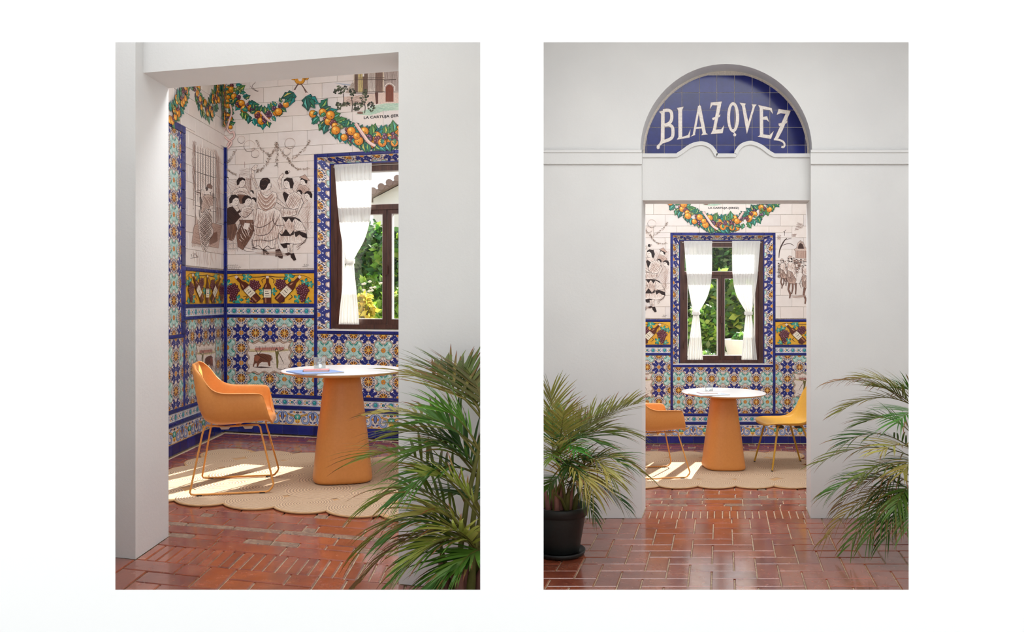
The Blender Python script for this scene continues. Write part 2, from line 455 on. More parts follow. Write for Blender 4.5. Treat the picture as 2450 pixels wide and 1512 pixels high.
# ---- side and partition walls of the porches
g = MB(); g.box(-2.55, -2.40, WY1, 4.25, -1.9, CEIL); struct('wall_porch_left', g, M['plaster'], 'white plaster wall at the left end of the left porch')
g = MB(); g.box(-0.035, 0.055, WY1, 8.42, -1.9, CEIL); struct('wall_partition', g, M['plaster'], 'white plaster wall between the two porches')
g = MB(); g.box(3.45, 3.60, WY1, 6.5, -1.9, CEIL); struct('wall_porch_right', g, M['plaster'], 'white plaster wall at the right end of the right porch')

def prism(mb, pts, P, d0, d1, mat=0):
    """pts in the wall plane (u, z), pushed from depth d0 to d1"""
    n = len(pts)
    a = [P(u, z, d0) for u, z in pts]; b = [P(u, z, d1) for u, z in pts]
    mb.add(a, [tuple(range(n))], mat); mb.add(b, [tuple(range(n))[::-1]], mat)
    for i in range(n):
        j = (i + 1) % n; mb.add([a[i], a[j], b[j], b[i]], [(0, 1, 2, 3)], mat)

# ---- left doorway wall
def LP(u, z, d): return L_FRONT + L_FS * u + UP * z + L_FT * d
LH = 2.377                                   # underside of the lintel above the left floor
g = MB()
prism(g, [(-0.62, 0), (0, 0), (0, 3.3), (L_DOOR_W, 3.3), (L_DOOR_W, 0), (1.87, 0), (1.87, 3.66), (-0.62, 3.66)], LP, 0, L_THICK)
struct('wall_doorway_left', g, M['plaster'], 'white plaster wall framing the left doorway')
g = MB(); prism(g, [(0, LH), (L_DOOR_W, LH), (L_DOOR_W, 3.3), (0, 3.3)], LP, 0.085, L_THICK)
struct('trim_1', g, M['plaster'], 'white plaster lintel over the left doorway')

# ---- right doorway wall with the arch
def RP(u, z, d): return R_FRONT + R_FS * u + UP * z + R_FT * d
def rz(y): return (HOR - y) / F * 6.5 - ZR          # height above the right floor of an image row on the front face
def ru(x): return (x - U0) / F * 6.5 - R_FRONT.x
SPRING = rz(360); ARC_R = 0.668; ACX = R_DOOR_W / 2; ARC_H = rz(153) - SPRING
arc = [(ACX - ARC_R * math.cos(PI * k / 40), SPRING + ARC_H * math.sin(PI * k / 40)) for k in range(41)]
HL, HR = -0.955, 2.445
RTOP = CEIL - ZR
g = MB()
prism(g, [(HL, 0), (0, 0), (0, SPRING - 0.0)] + arc + [(R_DOOR_W, SPRING), (R_DOOR_W, 0), (HR, 0), (HR, RTOP), (HL, RTOP)], RP, 0, R_THICK)
struct('wall_doorway_right', g, M['plaster'], 'white plaster wall with an arched doorway')
# string course
b0, b1 = rz(393), rz(360)
for k, (u0, u1) in enumerate(((HL, 0.004), (R_DOOR_W - 0.004, HR))):
    g = MB(); prism(g, [(u0, b0), (u1, b0), (u1, b1), (u0, b1)], RP, -0.022, 0.01)
    prism(g, [(u0, b1 - 0.02), (u1, b1 - 0.02), (u1, b1), (u0, b1)], RP, -0.03, 0.01)
    struct('trim_%d' % (2 + k), g, M['plaster'], 'raised white band beside the arch, %s side' % ('left' if k == 0 else 'right'))
# lintel with the wavy top edge
RH = rz(476)
def c3(x, y):                                # crop coordinates (scale 4.087 from 1500,130) to wall (u, z) on the front face
    return (ru(1500 + x / 4.087), rz(130 + y / 4.087))
wave = smooth_line([c3(*p) for p in ((480, 957), (540, 918), (620, 862), (700, 838), (760, 842), (820, 872), (858, 920), (875, 957))], 3)
wave2 = smooth_line([c3(*p) for p in ((1062, 957), (1080, 910), (1120, 862), (1180, 836), (1240, 836), (1320, 870), (1400, 930), (1450, 957))], 3)
top = [(0.0, c3(0, 957)[1])] + wave + wave2 + [(R_DOOR_W, c3(0, 957)[1])]
g = MB(); prism(g, [(R_DOOR_W, RH), (0, RH)] + top, RP, 0.085, 0.20)
prism(g, [(0, RH), (R_DOOR_W, RH), (R_DOOR_W, SPRING + ARC_H + 0.05), (0, SPRING + ARC_H + 0.05)], RP, 0.215, R_THICK)
lint = struct('trim_4', g, M['plaster'], 'white plaster lintel with a wavy moulded top edge under the arch')
# raised moulding that follows the wavy edge
g = MB(); L_, R_ = ribbon([(p[0], p[1] - 0.012) for p in top], 0.03)
for i in range(len(L_) - 1):
    q = [L_[i], L_[i + 1], R_[i + 1], R_[i]]
    a = [RP(u, z, 0.070) for u, z in q]; b = [RP(u, z, 0.088) for u, z in q]
    g.add(a + b, [(3, 2, 1, 0), (0, 1, 5, 4), (2, 3, 7, 6)], 0)
g.build('moulding', M['plaster'], lint)

# ---- blue tiled name panel in the arch
sign = empty('tile_sign', RP(ACX, SPRING, 0.2))
tag(sign, 'cobalt blue arched tile sign with cream letters reading BLAZQVEZ', 'sign')
def SP(u, z, d): return RP(u, z, 0.2 - d) - sign.location
g = MB(); prism(g, [(0, c3(0, 960)[1] - 0.06)] + arc + [(R_DOOR_W, c3(0, 960)[1] - 0.06)], SP, -0.012, 0.0)
g.build('backing', M['grout_light'], sign)
gx = [ru(1500 + x / 4.087) for x in (0, 173, 349, 526, 702, 878, 1056, 1234, 1412, 1590, 1768, 1945)]
gz = [rz(130 + y / 4.087) for y in (1135, 1010, 842, 665, 490, 314, 138)]
JT = 0.0022
for i in range(len(gx) - 1):
    for j in range(len(gz) - 1):
        x0, x1, z0, z1 = gx[i] + JT, gx[i + 1] - JT, gz[j] + JT, gz[j + 1] - JT
        # clip the tile by the arch (polygon against the convex arc)
        pts = [(x0, z0), (x1, z0), (x1, z1), (x0, z1)]
        ring = [(a[0] + (ACX - a[0]) * 0.028, a[1] - (a[1] - SPRING) * 0.03) for a in arc]
        for k in range(40):
            a, b = ring[k], ring[k + 1]; out = []
            def side(p): return (b[0] - a[0]) * (p[1] - a[1]) - (b[1] - a[1]) * (p[0] - a[0])
            for q in range(len(pts)):
                p0, p1 = pts[q - 1], pts[q]; s0, s1 = side(p0), side(p1)
                if (s0 <= 0) != (s1 <= 0):
                    t = s0 / (s0 - s1); out.append((p0[0] + t * (p1[0] - p0[0]), p0[1] + t * (p1[1] - p0[1])))
                if s1 <= 0: out.append(p1)
            pts = out
            if len(pts) < 3: break
        if len(pts) < 3: continue
        pts = clip_poly(pts, 0.012, R_DOOR_W - 0.012, -9, 99)
        if len(pts) < 3: continue
        g = MB(); prism(g, pts, SP, 0.006, 0.0); g.build('tile', M['cobalt'], sign)
# lettering, traced in crop coordinates
CREAM_L, EDGE_L = (238, 228, 218), (150, 120, 110)
def fill(*pts): return ('f', pts)
def strk(w, *pts): return ('s', w, pts)
letters = {
 'B': [fill((296, 506), (352, 492), (350, 800), (326, 832), (304, 850), (300, 876), (284, 884), (272, 872), (274, 850), (300, 826), (314, 796), (318, 528)),
       strk(30, (335, 497), (390, 492), (418, 512), (424, 560), (416, 600), (390, 628), (352, 642)),
       strk(30, (352, 642), (400, 640), (430, 664), (436, 712), (430, 758), (400, 786), (326, 812))],
 'L': [fill((477, 469), (542, 457), (528, 490), (528, 762), (588, 742), (612, 684), (602, 766), (476, 787), (492, 762), (490, 496))],
 'A': [strk(20, (700, 448), (645, 742)), fill((702, 432), (716, 452), (768, 722), (788, 734), (722, 743), (736, 722), (690, 500)),
       strk(15, (656, 672), (738, 664)), fill((612, 757), (640, 735), (664, 738))],
 'Z': [fill((818, 414), (928, 405), (916, 444), (832, 440), (808, 478)), fill((884, 438), (920, 438), (866, 688), (826, 716), (838, 690)),
       fill((830, 572), (912, 535), (908, 556), (838, 592)), fill((818, 730), (838, 690), (922, 684), (950, 644), (936, 722))],
 'Q': [('r', (1042, 562), 60, 152, 30, 122), fill((1028, 690), (1048, 708), (1074, 736), (1068, 752), (1050, 754), (1042, 738), (1052, 728))],
 'V': [fill((1108, 417), (1168, 425), (1160, 444), (1198, 636), (1180, 728), (1132, 450)), fill((1228, 431), (1278, 435), (1260, 456), (1192, 690), (1180, 728), (1180, 660), (1240, 458))],
 'E': [fill((1296, 440), (1342, 452), (1345, 742), (1300, 756), (1312, 738), (1310, 470)), fill((1296, 440), (1430, 470), (1442, 528), (1414, 492), (1338, 480)),
       fill((1338, 562), (1384, 552), (1402, 608), (1380, 588), (1338, 586)), fill((1288, 757), (1422, 780), (1450, 703), (1408, 744), (1340, 734))],
 'Z2': [fill((1500, 479), (1620, 500), (1602, 532), (1520, 520), (1482, 537)), fill((1574, 520), (1614, 514), (1536, 700), (1494, 776), (1456, 786)),
        fill((1498, 628), (1588, 600), (1580, 622), (1505, 652)), strk(18, (1452, 784), (1510, 792), (1548, 812), (1560, 842), (1546, 864), (1528, 858))],
}
def SPc(x, y, d): u, z = c3(x, y); return SP(u, z, d)
for key, shapes in letters.items():
    pt = Paint(SPc, 0.0066)
    for grow, colr in ((5, EDGE_L), (0, CREAM_L)):
        for sh in shapes:
            if sh[0] == 'f':
                pts = list(sh[1])
                if grow:
                    for i in range(len(pts)): pt.stroke([pts[i - 1], pts[i]], grow, colr); pt.d -= pt.STEP
                    pt.d += pt.STEP
                pt.poly(pts, colr)
            elif sh[0] == 's': pt.stroke(list(sh[2]), sh[1] + grow, colr, sub=4)
            else:
                (cx, cy), rx, ry, rx2, ry2 = sh[1:]
                for k in range(36):
                    a0, a1 = 2 * PI * k / 36, 2 * PI * (k + 1) / 36; e = grow / 2
                    pt.poly([(cx + (rx + e) * math.cos(a0), cy + (ry + e) * math.sin(a0)), (cx + (rx + e) * math.cos(a1), cy + (ry + e) * math.sin(a1)),
                             (cx + (rx2 - e) * math.cos(a1) - 2, cy + (ry2 - e) * math.sin(a1)), (cx + (rx2 - e) * math.cos(a0) - 2, cy + (ry2 - e) * math.sin(a0))], colr); pt.d -= pt.STEP
                pt.d += pt.STEP
    pt.build('letter', sign, 'cream painted letter %s' % key[0])

# ================================================================== FLOORS
def brick_mesh(name, P, w, h, mat, th=0.010, ch=0.004):
    """piece of w x h in the floor's (s, t) axes, chamfered top, origin at its lower left corner"""
    o = P(0, 0)
    q = lambda s, t, z: P(s, t) - o + UP * z
    a = [q(0, 0, 0), q(w, 0, 0), q(w, h, 0), q(0, h, 0)]
    b = [q(0, 0, th - ch), q(w, 0, th - ch), q(w, h, th - ch), q(0, h, th - ch)]
    c = [q(ch, ch, th), q(w - ch, ch, th), q(w - ch, h - ch, th), q(ch, h - ch, th)]
    mb = MB(); mb.add(a + b + c, [(0, 1, 5, 4), (1, 2, 6, 5), (2, 3, 7, 6), (3, 0, 4, 7), (4, 5, 9, 8), (5, 6, 10, 9), (6, 7, 11, 10), (7, 4, 8, 11), (8, 9, 10, 11)])
    return mb.mesh(name, [mat])
TOPB = 0.010      # bricks stand this much above the mortar bed
class Floor:
    def __init__(self, name, P, z, label):
        self.P = P; self.cache = {}; self.z = z; self.mb = MB(); self.name = name; self.label = label; self.pieces = []
        self.rnd = random.Random(5)
    def piece(self, s, t, w, h, mat='brick', name='brick'):
        j = 0.004
        key = (round(w, 4), round(h, 4), mat)
        if key not in self.cache: self.cache[key] = brick_mesh(name, self.P, w - 2 * j, h - 2 * j, M[mat])
        p = self.P(s + j, t + j)
        o = place(name, self.cache[key], self.root, (p.x, p.y, self.z - TOPB + self.rnd.uniform(-0.0012, 0.0008)))
def make_floor(name, P, z, plan, label):
    """plan = corner points of the slab"""
    f = Floor(name, P, z, label)
    mb = MB(); n = len(plan); a = [(x, y, z - TOPB) for x, y in plan]; b = [(x, y, -1.9) for x, y in plan]
    mb.add(a, [tuple(range(n))]); mb.add(b, [tuple(range(n))[::-1]])
    for i in range(n):
        j = (i + 1) % n; mb.add([a[i], b[i], b[j], a[j]], [(0, 1, 2, 3)])
    f.root = struct(name, mb, M['mortar'], label); return f
BW, BH = 0.28, 0.14
def herring(f, s0, s1, t0, t1, ph=(0, 0)):
    import itertools
    i0, i1 = int(math.floor(s0 / BH)) - 2, int(math.ceil(s1 / BH)) + 2
    n = int(round((t1 - t0) / BH)) + 2
    for j in range(-1, n + 1):
        for i in range(i0, i1 + 1):
            m = (i + ph[0] - j) % 4
            s = i * BH
            t = t1 - (j + 1) * BH
            if m == 0: s, t, w, h = s, t, BW, BH
            elif m == 2: s, t, w, h = s, t, BH, BW
            else: continue
            # trim to the field
            a, b, c, d = max(s, s0), min(s + w, s1), max(t, t0), min(t + h, t1)
            if b - a > 0.03 and d - c > 0.03: f.piece(a, c, b - a, d - c)
def threshold(f, s0, s1, sdoor0, sdoor1, tx):
    # soldier course, stretcher, small tiles, stretcher, inlay strip
    s = sdoor0
    k = 0
    rnd = random.Random(3)
    while s < sdoor1 - 0.02:
        w = 0.052 + 0.012 * rnd.random(); w = min(w, sdoor1 - s); f.piece(s, 0.0, w, 0.245); s += w
    for (ta, tb, lng, off, mat) in ((0.245, 0.39, 0.40, 0.1, 'brick'), (0.39, 0.468, 0.155, 0.05, None), (0.468, 0.60, 0.34, 0.2, 'brick'), (0.60, 0.665, 0.30, 0.0, 'inlay')):
        a0, a1 = (sdoor0, sdoor1) if tb < tx + 0.06 else (s0, s1)
        s = a0 - off; k = 0
        while s < a1:
            e = s + lng; c, d = max(s, a0), min(e, a1)
            if d - c > 0.03:
                mm = mat or ('inlay' if k % 4 in (1, 2) else 'brick')
                f.piece(c, ta, d - c, tb - ta, mm, 'brick' if mm == 'brick' else 'inlay_tile')
            s = e; k += 1
def interior(f, s0, s1, t0, t1, rugbox=None):
    r = 0; t = t0
    while t < t1 - 0.03:
        h = min(BH, t1 - t); s = s0 - (r % 2) * 0.14; k = 0
        while s < s1:
            a, b = max(s, s0), min(s + BW, s1)
            hid = rugbox and a > rugbox[0] and b < rugbox[1] and t > rugbox[2] and t + h < rugbox[3]
            if b - a > 0.03 and not hid:
                if (k + 2 * r) % 4 == 1 and b - a > 0.2:
                    f.piece(a, t, b - a - 0.075, h); f.piece(b - 0.075, t, 0.075, h * 0.55, 'inlay', 'inlay_tile'); f.piece(b - 0.075, t + h * 0.55, 0.075, h * 0.45)
                else: f.piece(a, t, b - a, h)
            s += BW; k += 1
        t += h; r += 1
# left
def LF(s, t): p = L_FRONT + L_FS * s + L_FT * t; return Vector((p.x, p.y, 0))
fl = make_floor('floor_left', LF, ZL, [(-2.5, WY1), (-0.03, WY1), (-0.03, 7.4), (-2.76, 8.1), (-2.76, 4.4), (-2.5, 4.3)], 'waxed terracotta brick floor of the left room')
herring(fl, -0.5, 1.84, -1.0, 0.0)
threshold(fl, -0.9, 1.84, 0.0, L_DOOR_W, L_THICK)
interior(fl, -0.9, 1.84, 0.665, 3.55)
# right
def RF(s, t): p = R_FRONT + R_FS * s + R_FT * t; return Vector((p.x, p.y, 0))
fr = make_floor('floor_right', RF, ZR, [(0.055, WY1), (3.45, WY1), (3.45, 6.6), (3.6, 6.8), (4.4, R_BACK_Y + 0.05), (0.9, R_BACK_Y + 0.05), (0.4, 6.8), (0.055, 6.8)], 'waxed terracotta brick floor of the right room')
herring(fr, -0.93, 2.43, -2.1, 0.0, (1, 0))
threshold(fr, -0.7, 2.2, 0.0, R_DOOR_W, R_THICK)
interior(fr, -0.66, 2.2, 0.665, 3.34)
# ================================================================== TILED WALLS
BLUE, TEAL, AQUA, CREAM, ORANGE, YELLOW = (26, 36, 116), (40, 142, 130), (168, 202, 194), (236, 229, 218), (214, 140, 44), (236, 196, 84)
RIB, RIBL, DARK, WHITE, SKYB = (118, 84, 66), (196, 172, 152), (34, 32, 58), (244, 240, 236), (120, 160, 214)
def motif_polys():
    """one painted tile in the unit square: quarter flowers at (0,0) and (1,1), blue quatrefoil at (1,0), teal one at (0,1)"""
    out = []
    blob = [(0, 0), (0.37, 0), (0.375, 0.07), (0.41, 0.13), (0.48, 0.15), (0.545, 0.20), (0.575, 0.29), (0.57, 0.43), (0.51, 0.51), (0.43, 0.57), (0.29, 0.575), (0.20, 0.545), (0.15, 0.48), (0.13, 0.41), (0.07, 0.375), (0, 0.37)]
    def grow(p, e):
        res = []
        for (x, y) in p:
            if x == 0 and y == 0: res.append((0, 0)); continue
            d = math.hypot(x - 0.12, y - 0.12) or 1
            nx, ny = (x - 0.12) / d, (y - 0.12) / d
            res.append((max(0, x + nx * e) if x > 0 else 0, max(0, y + ny * e) if y > 0 else 0))
        return res
    for (fx, fy, kind) in ((1, 0, 'b'), (0, 1, 't')):
        def q(p): return [(1 - x if fx else x, 1 - y if fy else y) for x, y in p]
        out.append((RIB, q(grow(blob, 0.078)))); out.append((RIBL, q(grow(blob, 0.062)))); out.append((RIB, q(grow(blob, 0.018))))
        W_ = WHITE if kind == 'b' else (220, 230, 222)
        out.append((BLUE if kind == 'b' else (96, 146, 142), q(blob)))
        if kind == 't': out.append((AQUA, q(grow(blob, -0.022)))); out.append((TEAL, q([(0.24, 0.06), (0.34, 0.05), (0.39, 0.16), (0.52, 0.24), (0.50, 0.31), (0.36, 0.24)])))
        # white fleur in the lobe, small darts along the arm
        out.append((W_, q([(0.38, 0.38), (0.42, 0.33), (0.49, 0.35), (0.46, 0.41), (0.52, 0.51), (0.41, 0.46), (0.35, 0.49), (0.33, 0.42)])))
        out.append((W_, q([(0.29, 0.29), (0.33, 0.30), (0.35, 0.35), (0.30, 0.33)]))); out.append((W_, q([(0.21, 0.21), (0.24, 0.21), (0.25, 0.25), (0.21, 0.24)])))
        out.append((W_, q([(0.22, 0), (0.29, 0), (0.27, 0.035), (0.22, 0.04)]))); out.append((W_, q([(0, 0.22), (0, 0.29), (0.035, 0.27), (0.04, 0.22)])))
        if kind == 't':
            for g_ in ([(0.30, 0.14), (0.33, 0.13), (0.42, 0.22), (0.40, 0.24)], [(0.14, 0.30), (0.13, 0.33), (0.22, 0.42), (0.24, 0.40)], [(0.44, 0.44), (0.47, 0.43), (0.53, 0.50), (0.50, 0.52)]): out.append(((70, 100, 102), q(g_)))
        out.append((W_, q([(0, 0)] + [(0.168 * math.cos(a * PI / 12), 0.168 * math.sin(a * PI / 12)) for a in range(7)])))
        out.append(((140, 84, 40), q([(0, 0)] + [(0.15 * math.cos(a * PI / 12), 0.15 * math.sin(a * PI / 12)) for a in range(7)])))
        out.append((ORANGE, q([(0, 0)] + [(0.125 * math.cos(a * PI / 12), 0.125 * math.sin(a * PI / 12)) for a in range(7)])))
    for (fx, fy) in ((0, 0), (1, 1)):
        def q(p): return [(1 - x if fx else x, 1 - y if fy else y) for x, y in p]
        def pol(r, a): return (r * math.cos(a), r * math.sin(a))
        R = math.radians
        for a in (14, 33, 57, 76):    # marks in the outer white ring
            out.append((DARK if a in (33, 57) else (70, 84, 120), q([pol(0.37, R(a - 7)), pol(0.46, R(a)), pol(0.37, R(a + 7)), pol(0.30, R(a))])))
        for a in (8, 24, 66, 82): out.append(((92, 96, 116), q([pol(0.31, R(a - 4)), pol(0.35, R(a)), pol(0.31, R(a + 4)), pol(0.285, R(a))])))
        for a in (22, 68): out.append(((132, 96, 66), q([pol(0.47, R(a - 3)), pol(0.50, R(a)), pol(0.47, R(a + 3)), pol(0.445, R(a))])))
        out.append((BLUE, q([pol(0.37, R(38)), pol(0.42, R(45)), pol(0.37, R(52)), pol(0.31, R(45))])))
        for a in (0, 90): out.append((DARK, q(clip_poly([pol(0.40, R(a - 5)), pol(0.43, R(a)), pol(0.40, R(a + 5)), pol(0.38, R(a))], 0, 1, 0, 1))))
        out.append(((112, 74, 40), q([(0, 0)] + [pol(0.275, R(a)) for a in range(0, 91, 10)])))
        for a in (0, 45, 90):         # petals
            p = [pol(0.08, R(a - 16)), pol(0.17, R(a - 17)), pol(0.25, R(a - 9)), pol(0.275, R(a)), pol(0.25, R(a + 9)), pol(0.17, R(a + 17)), pol(0.08, R(a + 16))]
            out.append((ORANGE, q(clip_poly(p, 0, 1, 0, 1))))
        for a in (22.5, 67.5):
            out.append((DARK, q([pol(0.10, R(a)), pol(0.17, R(a - 13)), pol(0.255, R(a)), pol(0.17, R(a + 13))])))
        out.append((YELLOW, q([(0, 0)] + [pol(0.085, R(a)) for a in range(0, 91, 15)])))
    return out
def jewel_polys():
    out = [((196, 210, 222), [(0, 0.86), (1, 0.86), (1, 0.97), (0, 0.97)]), ((196, 210, 222), [(0, 0.03), (1, 0.03), (1, 0.14), (0, 0.14)])]
    for k, x in enumerate((0.12, 0.38, 0.62, 0.88)):
        for z in (0.28, 0.72):
            out.append((((204, 150, 70) if k % 2 else (70, 96, 168)), circ(x, z, 0.07, 7, 0.10, 0.6 if z < 0.5 else -0.6)))
    out += [((62, 84, 156), [(0.14, 0.5), (0.28, 0.36), (0.30, 0.42), (0.18, 0.52)]), ((62, 84, 156), [(0.86, 0.5), (0.72, 0.36), (0.70, 0.42), (0.82, 0.52)]),
            ((70, 96, 168), circ(0.5, 0.5, 0.21, 12, 0.42)), (WHITE, circ(0.5, 0.5, 0.175, 12, 0.36)), (DARK, circ(0.5, 0.5, 0.155, 12, 0.32)), ((38, 146, 156), circ(0.5, 0.5, 0.125, 12, 0.27)), ((120, 206, 206), circ(0.47, 0.58, 0.04, 6, 0.09))]
    for x0, x1 in ((0, 0.5), (0.5, 1)):
        pass
    e = clip_poly(circ(0, 0.5, 0.12, 12, 0.27), 0, 1, 0, 1); out.append((WHITE, e)); e = clip_poly(circ(0, 0.5, 0.095, 12, 0.2), 0, 1, 0, 1); out.append((DARK, e)); out.append(((38, 146, 156), clip_poly(circ(0, 0.5, 0.06, 10, 0.13), 0, 1, 0, 1)))
    e = clip_poly(circ(1, 0.5, 0.12, 12, 0.27), 0, 1, 0, 1); out.append((WHITE, e)); e = clip_poly(circ(1, 0.5, 0.095, 12, 0.2), 0, 1, 0, 1); out.append((DARK, e)); out.append(((38, 146, 156), clip_poly(circ(1, 0.5, 0.06, 10, 0.13), 0, 1, 0, 1)))
    return out
def stroke_polys(pts, w, rgb, sub=4):
    L, R = ribbon(smooth_line(pts, sub), w)
    return [(rgb, clip_poly([L[i], L[i + 1], R[i + 1], R[i]], 0, 1, 0, 1)) for i in range(len(L) - 1)]
def scroll_polys():
    out = [((214, 170, 96), [(0, 0), (1, 0), (1, 0.05), (0, 0.05)]), ((96, 110, 150), [(0, 0.94), (1, 0.94), (1, 1), (0, 1)])]
    # sweeping acanthus scroll from the fleur on the left edge to the palmette on the right edge
    for w, c in ((0.15, DARK), (0.10, (150, 170, 214))):
        out += stroke_polys([(0.02, 0.84), (0.20, 0.78), (0.30, 0.58), (0.26, 0.34), (0.40, 0.14), (0.62, 0.16), (0.70, 0.36), (0.58, 0.48), (0.48, 0.38)], w, c)
    for w, c in ((0.12, DARK), (0.07, (226, 170, 80))):
        out += stroke_polys([(0.34, 0.74), (0.52, 0.66), (0.74, 0.60), (0.88, 0.42)], w, c)
    out += [(ORANGE, circ(0.16, 0.56, 0.10, 8, 0.06, 0.9)), ((96, 110, 160), circ(0.58, 0.84, 0.13, 8, 0.07, 0.3)), (ORANGE, circ(0.80, 0.84, 0.09, 8, 0.05, -0.4)), ((70, 84, 140), circ(0.12, 0.20, 0.10, 8, 0.06, 0.5)), ((196, 120, 50), circ(0.22, 0.10, 0.08, 8, 0.04))]
    # half fleur (left) and half palmette (right)
    out.append((DARK, [(0, 0.30), (0.09, 0.42), (0.12, 0.62), (0.05, 0.80), (0, 0.86)])); out.append(((96, 120, 190), [(0, 0.36), (0.06, 0.46), (0.08, 0.60), (0.03, 0.76), (0, 0.80)]))
    out.append((DARK, clip_poly(circ(1, 0.52, 0.22, 12, 0.20), 0, 1, 0, 1))); out.append(((78, 178, 160), clip_poly(circ(1, 0.54, 0.19, 12, 0.16), 0, 1, 0, 1)))
    out.append((YELLOW, clip_poly(circ(1, 0.26, 0.17, 10, 0.12), 0, 1, 0, 1))); out.append((ORANGE, clip_poly(circ(1, 0.20, 0.10, 10, 0.08), 0, 1, 0, 1)))
    out.append((DARK, [(1, 0.74), (0.90, 0.80), (0.96, 0.90), (1, 0.88)])); out.append((WHITE, [(1, 0.58), (0.94, 0.62), (0.97, 0.50), (1, 0.46)]))
    return out
MOTIF, JEWEL, SCROLL = motif_polys(), jewel_polys(), scroll_polys()
def tf(polys, fl):
    if fl == 0: return polys
    f = {1: lambda x, y: (y, x), 2: lambda x, y: (1 - x, y), 3: lambda x, y: (1 - y, x)}[fl]
    return [(c, [f(*p) for p in pts][::-1] if fl != 3 else [f(*p) for p in pts]) for c, pts in polys]

class Wall:
    """a tiled wall: s runs to the right when one faces it, z up from the floor, d out into the room"""
    def __init__(self, O, dS, n, ss, sz):
        self.O, self.dS, self.n, self.ss, self.sz = O, dS, n, ss, sz; self.cache = {}
    def P(self, s, z, d): return self.O + self.dS * (s * self.ss) + UP * (z * self.sz) + self.n * d
    def wbox(self, mb, s0, s1, z0, z1, d0, d1, mat=0):
        P = self.P
        mb.box8([P(s0, z0, d1), P(s1, z0, d1), P(s1, z0, d0), P(s0, z0, d0), P(s0, z1, d1), P(s1, z1, d1), P(s1, z1, d0), P(s0, z1, d0)], mat)
    def tile(self, s0, s1, z0, z1, mat='cream', decal=None, fl=0, clip=None, th=0.005, ch=0.0016, name='tile', j=0.0013):
        s0 += j; s1 -= j; z0 += j; z1 -= j
        w, h = s1 - s0, z1 - z0
        key = (round(w, 4), round(h, 4), mat, decal, fl, clip, th)
        if key not in self.cache:
            o = self.P(0, 0, 0); q = lambda s, z, d: self.P(s, z, d) - o
            c = ch / self.ss
            a = [q(0, 0, 0), q(w, 0, 0), q(w, h, 0), q(0, h, 0)]
            b = [q(0, 0, th - ch), q(w, 0, th - ch), q(w, h, th - ch), q(0, h, th - ch)]
            t = [q(c, c, th), q(w - c, c, th), q(w - c, h - c, th), q(c, h - c, th)]
            mb = MB(); mb.add(a + b + t, [(0, 1, 5, 4), (1, 2, 6, 5), (2, 3, 7, 6), (3, 0, 4, 7), (4, 5, 9, 8), (5, 6, 10, 9), (6, 7, 11, 10), (7, 4, 8, 11), (8, 9, 10, 11)])
            if decal:
                polys = {'motif': MOTIF, 'jewel': JEWEL, 'scroll': SCROLL}[decal]; polys = tf(polys, fl)
                cx0, cx1, cy0, cy1 = clip or (0, 1, 0, 1)
                d = th + 0.0002
                for rgb, pts in polys:
                    pts = clip_poly(list(pts), cx0, cx1, cy0, cy1)
                    if len(pts) < 3: continue
                    pp = [q((x - cx0) / (cx1 - cx0) * w, (y - cy0) / (cy1 - cy0) * h, d) for x, y in pts]
                    mb.add(pp, [tuple(range(len(pp)))], 1, C3(rgb)); d += Paint.STEP
            self.cache[key] = mb.mesh(name, [M[mat], M['paint']])
        p = self.P(s0, z0, 0)
        if name == 'tile': name = {'motif': 'patterned_tile', 'jewel': 'jewel_band_tile', 'scroll': 'scroll_band_tile'}.get(decal, {'ochre': 'ochre_tile'}.get(mat, 'cream_tile'))
        return place(name, self.cache[key], self.root, p)
    def hline(self, s0, s1, z0, z1, lng=0.28, off=0.0, mat='cobalt', th=0.012, name='border_tile', decal=None):
        s = s0 - off; k = 0
        while s < s1 - 1e-4:
            a, b = max(s, s0), min(s + lng, s1)
            if b - a > 0.012: self.tile(a, b, z0, z1, mat, th=th, ch=0.004, name=name)
            s += lng; k += 1
    def vline(self, s0, s1, z0, z1, lng=0.1366, mat='cobalt', th=0.012):
        z = z1
        while z > z0 + 1e-4:
            a = max(z - lng, z0)
            if z - a > 0.012: self.tile(s0, s1, a, z, mat, th=th, ch=0.004, name='border_tile')
            z -= lng
    def band(self, s0, s1, z0, z1, decal, lng, s_ref):
        """repeating painted band; pieces stay in step with s_ref"""
        k = int(math.floor((s0 - s_ref) / lng + 1e-6)); s = s_ref + k * lng
        while s < s1 - 1e-4:
            a, b = max(s, s0), min(s + lng, s1); fl = 2 if (decal == 'scroll' and k % 2) else 0
            if b - a > 0.012:
                clip = None if b - a > lng - 1e-4 else ((a - s) / lng, (b - s) / lng, 0, 1)
                if clip: clip = tuple(round(v, 3) for v in clip)
                self.tile(a, b, z0, z1, 'cream', decal, fl, clip)
            s += lng; k += 1
    def motif_field(self, s0, s1, z0, z1, ncol, nrow, i0=0, half=False, j0=0, skip=None):
        """ncol x nrow whole tiles (half = extra half tile at either end)"""
        w = (s1 - s0) / (ncol + (1 if half else 0)); h = (z1 - z0) / nrow
        cols = []
        if half: cols.append((s0, s0 + w / 2, (0.5, 1)))
        o = s0 + (w / 2 if half else 0)
        cols += [(o + i * w, o + (i + 1) * w, None) for i in range(ncol)]
        if half: cols.append((s1 - w / 2, s1, (0, 0.5)))
        for ci, (a, b, cl) in enumerate(cols):
            i = i0 + ci - (1 if half else 0)
            for j in range(nrow):
                jj = j + j0
                flower = (i + jj) % 2 == 0; bluerow = jj % 2 == 0
                fl = (0 if bluerow else 1) if flower else (2 if bluerow else 3)
                clip = (cl[0], cl[1], 0, 1) if cl else None
                self.tile(a, b, z0 + j * h, z0 + (j + 1) * h, 'cream', 'motif', fl, clip)

